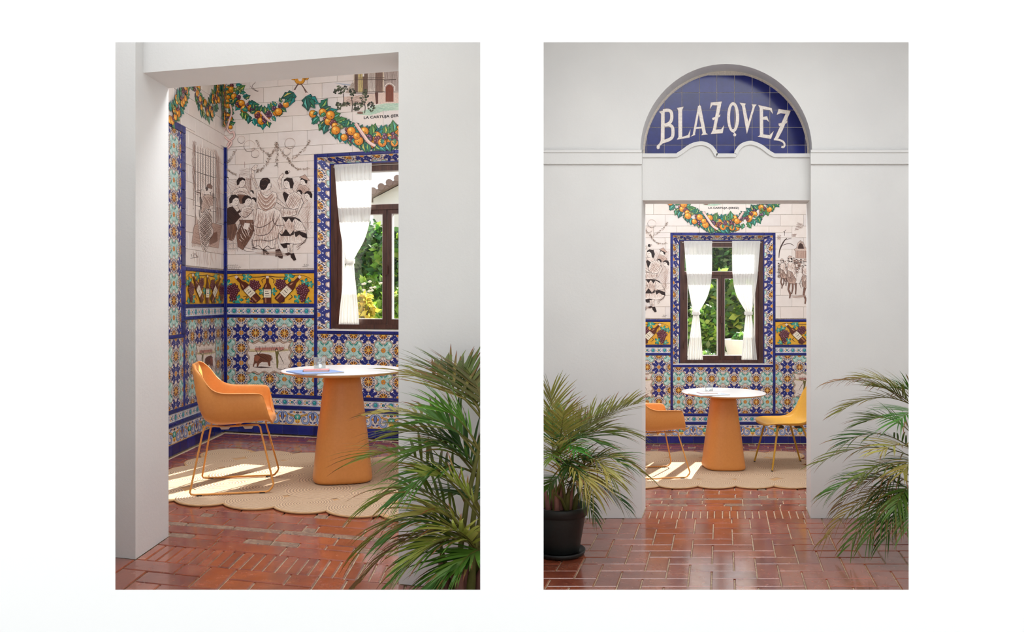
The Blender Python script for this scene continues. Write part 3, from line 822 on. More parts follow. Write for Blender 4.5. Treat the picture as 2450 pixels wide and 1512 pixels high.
ZB = dict(plinth=(0, 0.086), scroll=(0.086, 0.226), b1=(0.226, 0.256), jew=(0.256, 0.323), b2=(0.323, 0.355), pat=(0.355, 1.038),
          b3=(1.038, 1.066), jew2=(1.066, 1.134), b4=(1.134, 1.166), och=(1.166, 1.435), b5=(1.435, 1.466))
BO, BI, BT, SILL = 0.619, 0.589, 2.485, 0.93       # window border: outer, inner, top, sill
def low_bands(w, s0, s1):
    w.hline(s0, s1, *ZB['plinth'], lng=0.14, th=0.008, name='plinth_tile'); w.band(s0, s1, *ZB['scroll'], 'scroll', 0.14, -0.07)
    w.hline(s0, s1, *ZB['b1'], off=0.1); w.band(s0, s1, *ZB['jew'], 'jewel', 0.1366, 0.0); w.hline(s0, s1, *ZB['b2'], off=0.2)
def mural_section(w, s0, s1, i0, n=6):
    w.motif_field(s0, s1, *ZB['pat'], ncol=n, nrow=5, i0=i0)
    w.hline(s0, s1, *ZB['b3'], off=0.05); w.band(s0, s1, *ZB['jew2'], 'jewel', 0.1366, s0); w.hline(s0, s1, *ZB['b4'], off=0.12)
    z0, z1 = ZB['och']; h = (z1 - z0) / 2
    for i in range(n):
        for j in range(2): w.tile(s0 + (s1 - s0) * i / n, s0 + (s1 - s0) * (i + 1) / n, z0 + j * h, z0 + (j + 1) * h, 'ochre', j=0.0006)
    w.hline(s0, s1, *ZB['b5'], off=0.18)
def cream_courses(w, s0, s1, ztop, boxes, ref=0.542):
    """running bond of cream tiles from the top of the dado to ztop, cut around the given boxes"""
    z1 = 1.466 + 0.0; k = 0; z = 1.340
    zs = [2.70 + 0.136 * i for i in range(-10, 8)]
    for r in range(len(zs) - 1):
        a, b = max(zs[r], 1.466), min(zs[r + 1], ztop)
        if b - a < 0.02: continue
        off = ref + (0.136 if r % 2 else 0.0)
        n0 = int(math.floor((s0 - off) / 0.272)); s = off + n0 * 0.272
        while s < s1:
            segs = [(max(s, s0), min(s + 0.272, s1), a, b)]
            for (x0, x1, y0, y1) in boxes:
                nxt = []
                for (p, q, c, d) in segs:
                    if q <= x0 or p >= x1 or d <= y0 or c >= y1: nxt.append((p, q, c, d)); continue
                    if c < y0: nxt.append((p, q, c, y0))
                    if d > y1: nxt.append((p, q, y1, d))
                    c2, d2 = max(c, y0), min(d, y1)
                    if p < x0: nxt.append((p, x0, c2, d2))
                    if q > x1: nxt.append((x1, q, c2, d2))
                segs = nxt
            for (p, q, c, d) in segs:
                if q - p > 0.012 and d - c > 0.012: w.tile(p, q, c, d, 'cream')
            s += 0.272

def window_border(w):
    """blue border, splayed painted strips and the sill around the window"""
    w.vline(-BO, -BI, ZB['pat'][0], BT); w.vline(BI, BO, ZB['pat'][0], BT)
    w.hline(-BI, BI, BT - 0.03, BT, lng=0.196, off=0.1)
    w.hline(-BI, BI, 0.90, SILL, lng=0.196, off=0.1)
    # splay: pieces tip back from the wall face (d = 0) to d = -0.06
    zs = [SILL + k * 0.0755 for k in range(20)] + [BT - 0.03]
    zs = [z for z in zs if z <= BT - 0.03 - 0.02] + [BT - 0.03]
    def strip(corner, name='splay_tile', k=0):
        # corner: four points (outer a, outer b, inner b, inner a) ; uv along / across
        a, b, c, d = corner
        mb = MB(); nrm = (b - a).cross(d - a).normalized()
        if nrm.dot(w.n) < 0: nrm = -nrm
        th = nrm * 0.004
        mb.add([a, b, c, d, a + th, b + th, c + th, d + th], [(4, 5, 6, 7), (0, 1, 5, 4), (1, 2, 6, 5), (2, 3, 7, 6), (3, 0, 4, 7)], 0)
        off = 0.0042
        for rgb, pts in tf(MOTIF, (0, 1, 2, 3)[k % 4] if True else 0):
            pts = clip_poly(list(pts), 0.0, 1.0, 0.0, 0.58)
            if len(pts) < 3: continue
            pp = []
            for x, y in pts:
                v = y / 0.58; p0 = a + (b - a) * x; p1 = d + (c - d) * x
                pp.append(p0 + (p1 - p0) * v + nrm * off)
            mb.add(pp, [tuple(range(len(pp)))], 1, C3(rgb)); off += Paint.STEP
        mb.build(name, [M['cream'], M['paint']], w.root)
    IN = 0.507; ITOP = 2.405; D = -0.06
    n = 11
    for sg in (-1, 1):
        for k in range(n):
            z0 = SILL + (BT - 0.03 - SILL) * k / n; z1 = SILL + (BT - 0.03 - SILL) * (k + 1) / n
            y0 = SILL + (ITOP - SILL) * k / n; y1 = SILL + (ITOP - SILL) * (k + 1) / n
            strip((w.P(sg * BI, z0, 0), w.P(sg * BI, z1, 0), w.P(sg * IN, y1, D), w.P(sg * IN, y0, D)), k=2 if k % 2 else 0)
    n = 9
    for k in range(n):
        x0 = -BI + 2 * BI * k / n; x1 = -BI + 2 * BI * (k + 1) / n; y0 = -IN + 2 * IN * k / n; y1 = -IN + 2 * IN * (k + 1) / n
        strip((w.P(x0, BT - 0.03, 0), w.P(x1, BT - 0.03, 0), w.P(y1, ITOP, D), w.P(y0, ITOP, D)), k=2 if k % 2 else 0)
    # inner blue line round the frame
    for (a, b, c, d) in ((-IN, -IN + 0.013, SILL + 0.012, ITOP), (IN - 0.013, IN, SILL + 0.012, ITOP), (-IN + 0.013, IN - 0.013, ITOP - 0.013, ITOP)):
        mb = MB(); w.wbox(mb, a, b, c, d, D - 0.02, D + 0.006); mb.build('border_tile', M['cobalt'], w.root)
    mb = MB(); w.wbox(mb, -BI, BI, SILL - 0.004, SILL + 0.012, D - 0.06, 0.004); mb.build('sill', M['sill'], w.root)

def build_window(w, name, label):
    """dark wooden casement window: fixed light above, two leaves below"""
    root = empty(name, w.P(0, SILL, -0.1)); root['kind'] = 'structure'; root['label'] = label
    off = Vector(root.location)
    def wb(nm, boxes, mat='darkwood', parent=None):
        mb = MB()
        for b in boxes: w.wbox(mb, *b)
        mb.v = [tuple(Vector(v) - off) for v in mb.v]
        return mb.build(nm, M[mat], parent or root)
    IN, Z0, Z1, D0, D1 = 0.494, 0.945, 2.40, -0.15, -0.055
    wb('frame', [(-IN, -IN + 0.055, Z0, Z1, D0, D1), (IN - 0.055, IN, Z0, Z1, D0, D1), (-IN + 0.055, IN - 0.055, 2.325, Z1, D0, D1), (-IN + 0.055, IN - 0.055, Z0, 0.985, D0, D1)])
    wb('transom', [(-IN + 0.055, IN - 0.055, 1.985, 2.03, -0.14, -0.06)])
    for sg in (-1, 1):
        a, b = sorted((sg * 0.004, sg * (IN - 0.055)))
        leaf = wb('casement', [(a, a + 0.034, 0.985, 1.985, -0.13, -0.07), (b - 0.034, b, 0.985, 1.985, -0.13, -0.07), (a + 0.034, b - 0.034, 0.985, 1.03, -0.13, -0.07), (a + 0.034, b - 0.034, 1.95, 1.985, -0.13, -0.07)])
        wb('glazing_bead', [(a + 0.034, a + 0.040, 1.03, 1.95, -0.12, -0.08), (b - 0.040, b - 0.034, 1.03, 1.95, -0.12, -0.08), (a + 0.04, b - 0.04, 1.03, 1.036, -0.12, -0.08), (a + 0.04, b - 0.04, 1.944, 1.95, -0.12, -0.08)], 'sill', leaf)  # white strips stand for the thin line of light along the sash edges
        wb('pane', [(a + 0.04, b - 0.04, 1.036, 1.944, -0.102, -0.098)], 'pane', leaf)
        wb('hinge', [(sg * (IN - 0.05) - 0.006, sg * (IN - 0.05) + 0.006, 1.70, 1.78, -0.07, -0.045), (sg * (IN - 0.05) - 0.006, sg * (IN - 0.05) + 0.006, 1.12, 1.20, -0.07, -0.045)], 'darkwood', leaf)
    wb('catch', [(-0.012, 0.012, 1.42, 1.50, -0.07, -0.05)], 'darkwood')
    wb('upper_light', [(-IN + 0.055, IN - 0.055, 2.03, 2.325, -0.104, -0.10)], 'pane')
    wb('glazing_bead', [(-IN + 0.055, IN - 0.055, 2.03, 2.036, -0.12, -0.08), (-IN + 0.055, IN - 0.055, 2.317, 2.325, -0.12, -0.08)], 'sill')  # same light line put in as white strips on the upper pane
    return root

def curtain(w, sgn, label):
    """sheer curtain gathered on the rod and tied back at the waist"""
    # (z, inner edge, outer edge) from rod to hem
    prof = [(2.392, 0.118, 0.452), (2.372, 0.116, 0.452), (2.35, 0.118, 0.450), (2.20, 0.118, 0.437), (2.0, 0.122, 0.420), (1.85, 0.140, 0.402), (1.72, 0.180, 0.380), (1.62, 0.235, 0.362), (1.56, 0.272, 0.350), (1.535, 0.278, 0.345), (1.50, 0.274, 0.348), (1.40, 0.262, 0.364), (1.25, 0.248, 0.384), (1.10, 0.236, 0.402), (0.985, 0.228, 0.412)]
    rows = []; NC = 72
    for zi, (z, a, b) in enumerate(smooth_line(prof, 3)):
        wd = b - a; row = []
        for k in range(NC + 1):
            u = k / NC
            fold = math.sin(u * 2 * PI * 9 + 0.6 * math.sin(z * 5)) * 0.55 + math.sin(u * 2 * PI * 15 + 2.1 + z) * 0.3
            amp = 0.010 + 0.012 * (0.335 - wd) / 0.28
            if z > 2.36: fold = math.sin(u * 2 * PI * 22) * 0.5; amp = 0.006
            row.append(w.P(sgn * (a + wd * u), z, (-0.026 if z < 2.34 else -0.032) + fold * amp))
        rows.append(row)
    root = empty('curtain', w.P(sgn * 0.3, 0.98, -0.03)); off = Vector(root.location)
    tag(root, label, 'curtain')
    mb = MB(); mb.grid([[p - off for p in r] for r in rows]); mb.build('cloth', M['voile'], root)
    mb = MB(); mb.grid([[p - off for p in r] for r in [[w.P(sgn * (0.262 + 0.098 * u / 20), z, -0.028 + 0.026 * math.sin(PI * u / 20)) for u in range(21)] for z in (1.518, 1.556)]])
    mb.grid([[p - off for p in r] for r in [[w.P(sgn * (0.262 + 0.098 * u / 20), z, -0.028 - 0.024 * math.sin(PI * u / 20)) for u in range(21)] for z in (1.518, 1.556)]])
    mb.build('tie_band', M['voile'], root)
    mb = MB()
    n = len(rows); mb.grid([[p - off + w.n * 0.0015 for p in r] for r in rows[-7:]]); mb.build('hem', M['voile'], root)
    return root
def curtain_rod(w, label):
    root = empty('curtain_rod', w.P(0, 2.372, -0.03)); off = Vector(root.location); tag(root, label, 'curtain rod')
    mb = MB(); mb.tube([w.P(-0.47, 2.372, -0.046) - off, w.P(0.47, 2.372, -0.046) - off], 0.0035, 8); mb.build('bar', M['rod'], root)
    for sg in (-1, 1):
        mb = MB(); mb.tube([w.P(sg * 0.468, 2.372, -0.046) - off, w.P(sg * 0.468, 2.372, -0.056) - off], 0.005, 6); mb.build('bracket', M['rod'], root)

def back_wall(name, w, s0, s1, label, sections):
    ztop = (CEIL - w.O.z) / w.sz
    mb = MB(); H0, H1 = SILL, BT - 0.03; T = -0.24
    w.wbox(mb, s0 - 0.2, -BI, 0, ztop, T, 0); w.wbox(mb, BI, s1 + 0.2, 0, ztop, T, 0)
    w.wbox(mb, -BI, BI, 0, H0, T, 0); w.wbox(mb, -BI, BI, H1, ztop, T, 0)
    for b in ((-BI, -0.507, H0, H1), (0.507, BI, H0, H1), (-0.507, 0.507, 2.405, H1)): w.wbox(mb, *b, T, -0.062)
    w.root = struct(name, mb, M['grout'], label)
    low_bands(w, s0, s1)
    for (a, b, i0, nc) in sections: mural_section(w, a, b, i0, nc)
    w.motif_field(-BI, BI, 0.355, 0.90, ncol=8, nrow=4, i0=0, half=True)
    window_border(w)
    boxes = [(-BO, BO, 0, BT)]
    if s0 < -1.4: w.vline(s0, s0 + 0.03, 0.355, 2.59); boxes.append((s0, s0 + 0.03, 0, 2.59))
    cream_courses(w, s0, s1, ztop, boxes)

WL = Wall(L_CORNER + L_DS * (1.469 * 1.121), L_DS, Vector((L_DS.y, -L_DS.x, 0)), 1.121, 1.0425)
back_wall('wall_back_left', WL, -1.469, 1.03, 'tiled back wall of the left room with painted scenes', [(-1.439, -BO, 0, 6), (BO, 1.03, 0, 3)])
WR = Wall(Vector((R_CX, R_BACK_Y, ZR)), Vector((1, 0, 0)), Vector((0, -1, 0)), 1.0, 1.0)
back_wall('wall_back_right', WR, -1.469, 1.469, 'tiled back wall of the right room with painted scenes', [(-1.439, -BO, 0, 6), (BO, 1.469, 0, 6)])
build_window(WL, 'window_1', 'dark wooden casement window of the left room')
build_window(WR, 'window_2', 'dark wooden casement window of the right room')
curtain(WL, -1, 'sheer white tied-back curtain in the left room window, left side')
curtain(WL, 1, 'sheer white tied-back curtain in the left room window, behind the doorway pier')
curtain(WR, -1, 'sheer white tied-back curtain on the left side of the right room window')
curtain(WR, 1, 'sheer white tied-back curtain on the right side of the right room window')
curtain_rod(WL, 'thin metal curtain rod above the left room window')
curtain_rod(WR, 'thin metal curtain rod above the right room window')

# ---- left side wall of the left room (s = 0 in the corner, negative towards the viewer)
WS = Wall(L_CORNER.copy(), Vector((-0.008, 1, 0)).normalized(), Vector((1, 0.008, 0)).normalized(), 1.1635, 1.0425)
mb = MB(); ztop = (CEIL - ZL) / WS.sz; S_END = -3.05
WS.wbox(mb, S_END, 0.2, 0, ztop, -0.24, 0.0); WS.root = struct('wall_side_left', mb, M['grout'], 'tiled side wall of the left room with a painted man at a barred window')
low_bands(WS, S_END, 0)
mural_section(WS, -0.85, -0.03, 1)
WS.vline(-0.03, 0, 0.355, 2.59)
WS.vline(-0.925, -0.85, 0.93, 2.525, lng=0.15); WS.vline(-0.885, -0.855, 0.355, 0.90)
WS.hline(-2.1, -0.85, 0.90, 0.93, lng=0.2); WS.hline(-2.1, -0.85, 2.525, 2.585, lng=0.2)
WS.motif_field(-2.1, -0.885, 0.355, 0.90, ncol=9, nrow=4, i0=1)
WS.motif_field(-2.1, -0.925, 0.93, 2.525, ncol=9, nrow=12, i0=0)
cream_courses(WS, S_END, 0, ztop, [(-2.1, -0.85, 0, 2.585), (-0.03, 0, 0, 2.59)], ref=0.03)
WS.motif_field(S_END, -2.1, 0.355, 1.466, ncol=7, nrow=8, i0=0)
# ---- plain side walls closing the rooms
g = MB(); q = [(R_FRONT.x + 2.05, 6.84), (R_CX + 1.469, R_BACK_Y), (R_CX + 1.72, R_BACK_Y), (R_FRONT.x + 2.3, 6.84)]
g.box8([(x, y, -1.9) for x, y in q] + [(x, y, CEIL) for x, y in q]); struct('wall_side_right', g, M['plaster'], 'white plaster right side wall of the right room')
g = MB(); q = [(R_FRONT.x - 0.95, 6.84), (R_FRONT.x - 0.7, 6.84), (R_CX - 1.469, R_BACK_Y), (R_CX - 1.72, R_BACK_Y)]
g.box8([(x, y, -1.9) for x, y in q] + [(x, y, CEIL) for x, y in q]); struct('wall_side_middle', g, M['plaster'], 'white plaster left side wall of the right room')
# ================================================================== PAINTED SCENES ON THE TILES
def LW(x, y):
    """image point of the left room's back wall -> wall (s, z)"""
    k = (x - U0) / F; p, d = L_CORNER, L_DS
    t = (k * p.y - p.x) / (d.x - k * d.y); Y = p.y + d.y * t
    return (t / 1.121 - 1.469, ((HOR - y) / F * Y - ZL) / 1.0425)
def SW(x, y):
    Y = 2.735 * F / (U0 - x)
    return ((Y - 7.957) / 1.1635, ((HOR - y) * Y / F - ZL) / 1.0425)
def RW(x, y): return ((x - U0) / F * R_BACK_Y - R_CX, (HOR - y) / F * R_BACK_Y - ZR)
def crop(f, ox_, oy_, k): return lambda x, y: f(ox_ + x / k, oy_ + y / k)
def mir(f): return lambda x, y: (lambda q: (-q[0], q[1]))(f(x, y))

GREENS = [((36, 116, 92), (16, 44, 40)), ((24, 132, 128), (14, 50, 56)), ((70, 128, 70), (26, 50, 32)), ((34, 96, 86), (18, 40, 38))]
def leaf(pt, x, y, ang, L, rnd, wd=0.36):
    col_, dk = rnd.choice(GREENS); ca, sa = math.cos(ang), math.sin(ang)
    def T(u, v): return (x + u * ca - v * sa, y + u * sa + v * ca)
    def shape(k): return [T(0, 0), T(L * 0.22, L * wd * 0.8 * k), T(L * 0.40, L * wd * 0.55 * k), T(L * 0.55, L * wd * 0.85 * k), T(L * 0.75, L * wd * 0.42 * k), T(L * (0.96 + 0.06 * k), 0),
                          T(L * 0.75, -L * wd * 0.42 * k), T(L * 0.55, -L * wd * 0.85 * k), T(L * 0.40, -L * wd * 0.55 * k), T(L * 0.22, -L * wd * 0.8 * k)]
    pt.poly(shape(1.18), dk); pt.poly(shape(0.95), col_)
    pt.poly([T(L * 0.1, 0), T(L * 0.45, L * wd * 0.5), T(L * 0.9, 0.0), T(L * 0.4, L * wd * 0.12)], rnd.choice([(150, 186, 96), (206, 196, 96), (96, 186, 170)]))
    pt.stroke([T(0, 0), T(L * 0.9, 0)], L * 0.05, dk)
def orange_(pt, x, y, r, rnd):
    pt.poly(circ(x, y, r * 1.12, 14), (84, 44, 20)); pt.poly(circ(x, y, r, 14), (206, 122, 26))
    pt.poly(circ(x - r * 0.14, y - r * 0.16, r * 0.78, 12), (228, 150, 40)); pt.poly(circ(x - r * 0.30, y - r * 0.36, r * 0.34, 8), (248, 206, 104))
    pt.poly(circ(x + r * rnd.uniform(-0.1, 0.4), y + r * 0.4, r * 0.13, 6), (60, 34, 20))
def grapes(pt, x, y, r, n, rnd, kind=None):
    base, dk, hi = kind or rnd.choice([((98, 54, 82), (38, 20, 36), (200, 168, 196)), ((98, 54, 82), (38, 20, 36), (190, 150, 186)), ((128, 140, 76), (50, 60, 30), (206, 214, 150)), ((110, 48, 62), (46, 18, 26), (206, 150, 156))])
    for k in range(n):
        a = rnd.uniform(0, 2 * PI); d = r * 1.6 * math.sqrt(rnd.random()) * (n / 8) ** 0.5
        gx_, gy_ = x + d * math.cos(a), y + d * math.sin(a)
        pt.poly(circ(gx_, gy_, r * 1.15, 9), dk); pt.poly(circ(gx_, gy_, r * 0.95, 9), base); pt.poly(circ(gx_ - r * 0.28, gy_ - r * 0.3, r * 0.32, 6), hi)
def garland(pt, path, wid, seed, dens=1.0, taper=True):
    rnd = random.Random(seed); ln = smooth_line(path, 8); L = [0]
    for i in range(1, len(ln)): L.append(L[-1] + math.dist(ln[i], ln[i - 1]))
    def at(t):
        t = max(0, min(L[-1], t)); i = max(1, next((k for k in range(1, len(L)) if L[k] >= t), len(L) - 1))
        u = (t - L[i - 1]) / max(1e-6, L[i] - L[i - 1]); a, b = ln[i - 1], ln[i]
        return (a[0] + (b[0] - a[0]) * u, a[1] + (b[1] - a[1]) * u, math.atan2(b[1] - a[1], b[0] - a[0]))
    def half(t): q = t / L[-1]; return wid * (0.55 + 0.45 * math.sin(PI * min(1, max(0, q))) if taper else 1.0)
    n = int(L[-1] / wid * 4.2 * dens)
    for k in range(n):
        t = L[-1] * (k + rnd.random()) / n; x, y, a = at(t); sg = 1 if k % 2 else -1; h = half(t)
        leaf(pt, x - math.sin(a) * sg * h * 0.35, y + math.cos(a) * sg * h * 0.35, a + sg * rnd.uniform(0.7, 1.7), h * rnd.uniform(0.85, 1.25), rnd)
    n = int(L[-1] / wid * 2.6 * dens)
    for k in range(n):
        t = L[-1] * (k + 0.5 + rnd.uniform(-0.3, 0.3)) / n; x, y, a = at(t); h = half(t); off = rnd.uniform(-0.55, 0.55) * h
        x -= math.sin(a) * off; y += math.cos(a) * off
        if k % 2: grapes(pt, x, y, wid * 0.17, rnd.randint(6, 10), rnd)
        else:
            for q in range(rnd.choice((1, 1, 2))): orange_(pt, x + rnd.uniform(-0.5, 0.5) * h, y + rnd.uniform(-0.4, 0.4) * h, wid * rnd.uniform(0.32, 0.44), rnd)
        if rnd.random() < 0.55: leaf(pt, x, y, a + rnd.uniform(-2.5, 2.5), h * rnd.uniform(0.55, 0.8), rnd)
def ribbon_band(pt, pts, w):
    pt.stroke(pts, w * 1.25, (120, 74, 66), sub=5); pt.stroke(pts, w, (222, 184, 176), sub=5); pt.stroke([(x + w * 0.2, y) for x, y in pts], w * 0.3, (240, 214, 206), sub=5)

def back_garlands(w):
    pt = Paint(w.P, tr=LW); pt.flip = -1
    garland(pt, [(549, 176), (556, 198), (568, 224), (582, 244), (598, 266), (618, 279), (640, 279), (661, 263), (682, 246)], 21, 11)
    ribbon_band(pt, [(626, 268), (636, 280), (648, 292)], 5)
    rnd = random.Random(4)
    for a in (1.9, 2.3, 2.7): leaf(pt, 705, 222, a, 34, rnd, 0.3)
    garland(pt, [(758, 262), (783, 284), (811, 305), (843, 321), (870, 331), (898, 334), (928, 331), (956, 322)], 24, 23, taper=False)
    for a in (0.5, 0.9, 1.4): leaf(pt, 734, 232, a, 36, rnd, 0.34)
    ribbon_band(pt, [(853, 296), (868, 318), (884, 340), (900, 350)], 7)
    pt.build('painted_garland', w.root, 'painted swag of oranges, grapes and leaves')
    pt = Paint(w.P, tr=mir(LW)); pt.flip = -1
    garland(pt, [(800, 296), (811, 305), (843, 321), (870, 331), (898, 334), (928, 331), (956, 322)], 23, 37, taper=False)
    garland(pt, [(745, 245), (758, 262), (783, 284), (805, 300)], 20, 38, taper=False)
    ribbon_band(pt, [(853, 296), (868, 318), (884, 340), (900, 350)], 7)
    pt.build('painted_garland', w.root, 'painted swag of oranges, grapes and leaves')
    # hanging bunch in the corner with pink ribbons
    pt = Paint(w.P, tr=LW); pt.flip = -1
    garland(pt, [(541, 208), (542, 236), (542, 262), (543, 292), (545, 304)], 14, 55, taper=False)
    for q in ([(543, 305), (552, 318), (560, 316), (562, 328), (552, 338), (545, 350)], [(541, 306), (536, 322), (546, 334), (556, 342), (546, 356)], [(552, 250), (556, 270), (550, 290), (545, 310)]): ribbon_band(pt, q, 4)
    pt.build('painted_tassel', w.root, 'painted bunch of fruit with pink ribbons')
    # gilt hook and cord ends
    pt = Paint(w.P, tr=LW); pt.flip = -1
    for x, y, r in ((704, 184, 8), (732, 184, 8), (718, 190, 12), (718, 178, 9)): pt.poly(circ(x, y, r * 1.1, 14), (120, 74, 20)); pt.poly(circ(x, y, r, 14), (214, 146, 40))
    pt.poly(circ(719, 190, 5, 12), (226, 214, 208)); pt.stroke([(700, 186), (708, 178), (714, 186)], 1.4, (110, 70, 24), sub=4); pt.stroke([(722, 180), (730, 190), (738, 182)], 1.4, (110, 70, 24), sub=4)
    for q in ([(716, 200), (708, 212), (704, 222)], [(720, 200), (728, 212), (734, 226)], [(714, 200), (704, 216)], [(722, 202), (736, 222)]): pt.stroke(q, 2.0, (108, 82, 76), sub=3)
    pt.poly(circ(705, 219, 5, 10, 3.5), (232, 212, 206)); pt.poly(circ(733, 226, 5, 10, 3.5), (232, 212, 206))
    for q in ([(598, 189), (612, 196), (604, 206), (612, 216), (620, 218)], [(600, 206), (606, 214), (618, 220)]): pt.stroke(q, 1.1, (90, 70, 66), sub=4)
    pt.build('painted_hook', w.root, 'painted gilt hook with cords')
    # monastery view above the window
    pt = Paint(w.P, tr=crop(LW, 700, 95, 5.04)); pt.flip = -1; rnd = random.Random(9)
    W1, W2, W3, BR = (206, 190, 168), (176, 150, 128), (120, 96, 84), (110, 70, 56)
    pt.poly([(740, 60), (1620, 60), (1620, 640), (740, 640)], W1)
    for x0, x1, c in ((750, 790, W3), (795, 850, (196, 176, 120)), (850, 910, W3), (1000, 1090, (130, 104, 92)), (910, 1000, (202, 190, 180)), (1105, 1280, (182, 166, 158)), (1280, 1420, W3), (1420, 1600, W2)):
        pt.poly([(x0, 60), (x1, 60), (x1, 640), (x0, 640)], c); pt.hatch([(x0, 60), (x1, 60), (x1, 640), (x0, 640)], 1.5, 12, 4, (96, 74, 66), rnd=rnd)
    for y in (460, 480, 630, 650): pt.stroke([(750, y + 4), (1110, y)], 7, (84, 66, 58))
    pt.poly([(625, 690), (1110, 640), (1600, 640), (1600, 760), (930, 780), (620, 800)], (214, 190, 176)); pt.hatch([(625, 690), (900, 660), (900, 780), (620, 800)], 0.2, 14, 5, BR, rnd=rnd)
    pt.poly([(1125, 750), (1125, 600)] + [(1172 - 48 * math.cos(PI * k / 8), 600 - 56 * math.sin(PI * k / 8)) for k in range(9)] + [(1220, 750)], (126, 64, 44)); pt.hatch([(1125, 750), (1125, 580), (1220, 580), (1220, 750)], 1.57, 14, 3, (84, 40, 30), rnd=rnd)
    pt.stroke([(1115, 620), (1120, 560), (1172, 525), (1226, 560), (1232, 620)], 10, (226, 214, 206), sub=4); pt.stroke([(1105, 490), (1250, 480)], 12, (96, 80, 74))
    pt.poly([(995, 640), (1035, 636), (1035, 770), (1010, 780)], (92, 54, 46)); pt.poly([(848, 400), (866, 398), (866, 446), (848, 446)], (232, 226, 220))
    pt.poly([(500, 520), (740, 545), (740, 560), (620, 548)], (170, 176, 190)); pt.poly([(640, 640), (720, 520), (750, 520), (750, 660)], (190, 174, 160)); pt.hatch([(640, 640), (720, 520), (750, 520), (750, 660)], 0.7, 12, 3, (90, 80, 76), rnd=rnd)
    pt.poly([(760, 900), (860, 860), (980, 800), (1100, 770), (1600, 760), (1600, 840), (1100, 860), (940, 915)], (186, 206, 186)); pt.hatch([(860, 860), (1100, 775), (1280, 770), (1280, 840), (960, 900)], 0.2, 14, 5, (126, 170, 150), rnd=rnd)
    for (x, y, rx, ry) in ((560, 620, 70, 40), (600, 590, 70, 36), (715, 650, 44, 60), (560, 800, 34, 50), (640, 780, 60, 26), (870, 700, 50, 70), (800, 790, 66, 34), (780, 840, 40, 20), (950, 810, 46, 56), (880, 640, 20, 50)):
        for q in range(26):
            a = rnd.uniform(0, 2 * PI); d = math.sqrt(rnd.random()); pt.poly(circ(x + rx * d * math.cos(a), y + ry * d * math.sin(a), rnd.uniform(7, 14), 6), rnd.choice([(52, 56, 44), (76, 80, 60), (96, 104, 78), (40, 44, 38)])); pt.d -= pt.STEP * 0.6
    for q in ([(615, 650), (622, 720), (612, 790)], [(715, 700), (725, 780), (720, 870)], [(870, 760), (880, 820), (872, 890)], [(650, 770), (700, 800)]): pt.stroke(q, 9, (64, 52, 46), sub=3)
    pt.poly(circ(820, 885, 40, 8, 14), (120, 84, 70))
    pt.build('painted_view', w.root, 'painted view of a church front with trees')
    # caption
    fc = bpy.data.curves.new('caption', 'FONT'); fc.body = 'LA CARTUJA (JEREZ)'; fc.size = 0.036; fc.align_x = 'CENTER'; fc.extrude = 0.0; fc.offset = 0.0012
    tmp = bpy.data.objects.new('caption_tmp', fc); COL.objects.link(tmp)
    dg = bpy.context.evaluated_depsgraph_get(); me = bpy.data.meshes.new_from_object(tmp.evaluated_get(dg)); bpy.data.objects.remove(tmp)
    wid = max(v.co.x for v in me.vertices) - min(v.co.x for v in me.vertices); s_c, z_c = (0.008, 2.768)
    for v in me.vertices: v.co = w.P(s_c + v.co.x * 0.36 / wid, z_c + v.co.y * 0.85, 0.0056)
    me.materials.clear(); me.materials.append(M['ink']); place('caption', me, w.root)['label'] = 'painted caption LA CARTUJA (JEREZ)'

SEP = dict(D=(64, 42, 38), M=(128, 92, 78), L=(188, 158, 144), C=(232, 220, 212), K=(42, 28, 28), T=(206, 184, 172))
def sketch(pt, items, seed=1):
    rnd = random.Random(seed)
    for it in items:
        k = it[0]
        if k == 'f':                                   # filled shape with a drawn outline
            pt.poly(it[2], SEP[it[1]]); p = it[2] + [it[2][0]]
            if it[1] in 'CT' and len(it) == 3:
                pt.hatch(it[2], rnd.uniform(0.9, 1.7), 9, 4.2, SEP['T'], cover=0.55, rnd=rnd); pt.hatch(it[2], rnd.uniform(0.9, 1.7), 17, 4.0, SEP['L'], cover=0.4, rnd=rnd); pt.hatch(it[2], rnd.uniform(0.7, 1.9), 30, 3.2, SEP['M'], cover=0.35, rnd=rnd)
            pt.stroke(p, it[3] if len(it) > 3 else 3.6, SEP['D'])
        elif k == 'p': pt.poly(it[2], SEP[it[1]])
        elif k == 's': pt.stroke(it[3], it[2], SEP[it[1]], True, 3)
        elif k == 'h': pt.hatch(it[5], it[2], it[3], it[4], SEP[it[1]], rnd=rnd)
        elif k == 'head':                              # hair cap, face, features
            x, y, r, dr = it[1:5]
            pt.poly(circ(x, y, r * 1.02, 14, r * 1.2), SEP['C']); pt.stroke([(x + dr * r * 0.9, y - r * 0.5), (x + dr * r * 1.05, y + r * 0.2), (x + dr * r * 0.6, y + r * 1.1), (x, y + r * 1.2)], 3, SEP['D'], False, 3)
            pt.poly([(x - dr * r * 1.15, y + r * 0.7), (x - dr * r * 1.25, y - r * 0.4), (x - dr * r * 0.7, y - r * 1.25), (x + dr * r * 0.2, y - r * 1.4), (x + dr * r * 0.95, y - r * 0.95), (x + dr * r * 1.0, y - r * 0.45), (x + dr * r * 0.3, y - r * 0.7), (x - dr * r * 0.35, y - r * 0.2), (x - dr * r * 0.55, y + r * 0.5)], SEP['K'])
            for ex in (0.15, 0.65): pt.poly(circ(x + dr * r * ex, y - r * 0.1, r * 0.12, 6, r * 0.08), SEP['K'])
            pt.stroke([(x + dr * r * 0.42, y - r * 0.05), (x + dr * r * 0.5, y + r * 0.35)], 2, SEP['M']); pt.stroke([(x + dr * r * 0.2, y + r * 0.62), (x + dr * r * 0.55, y + r * 0.6)], 3, SEP['M'])

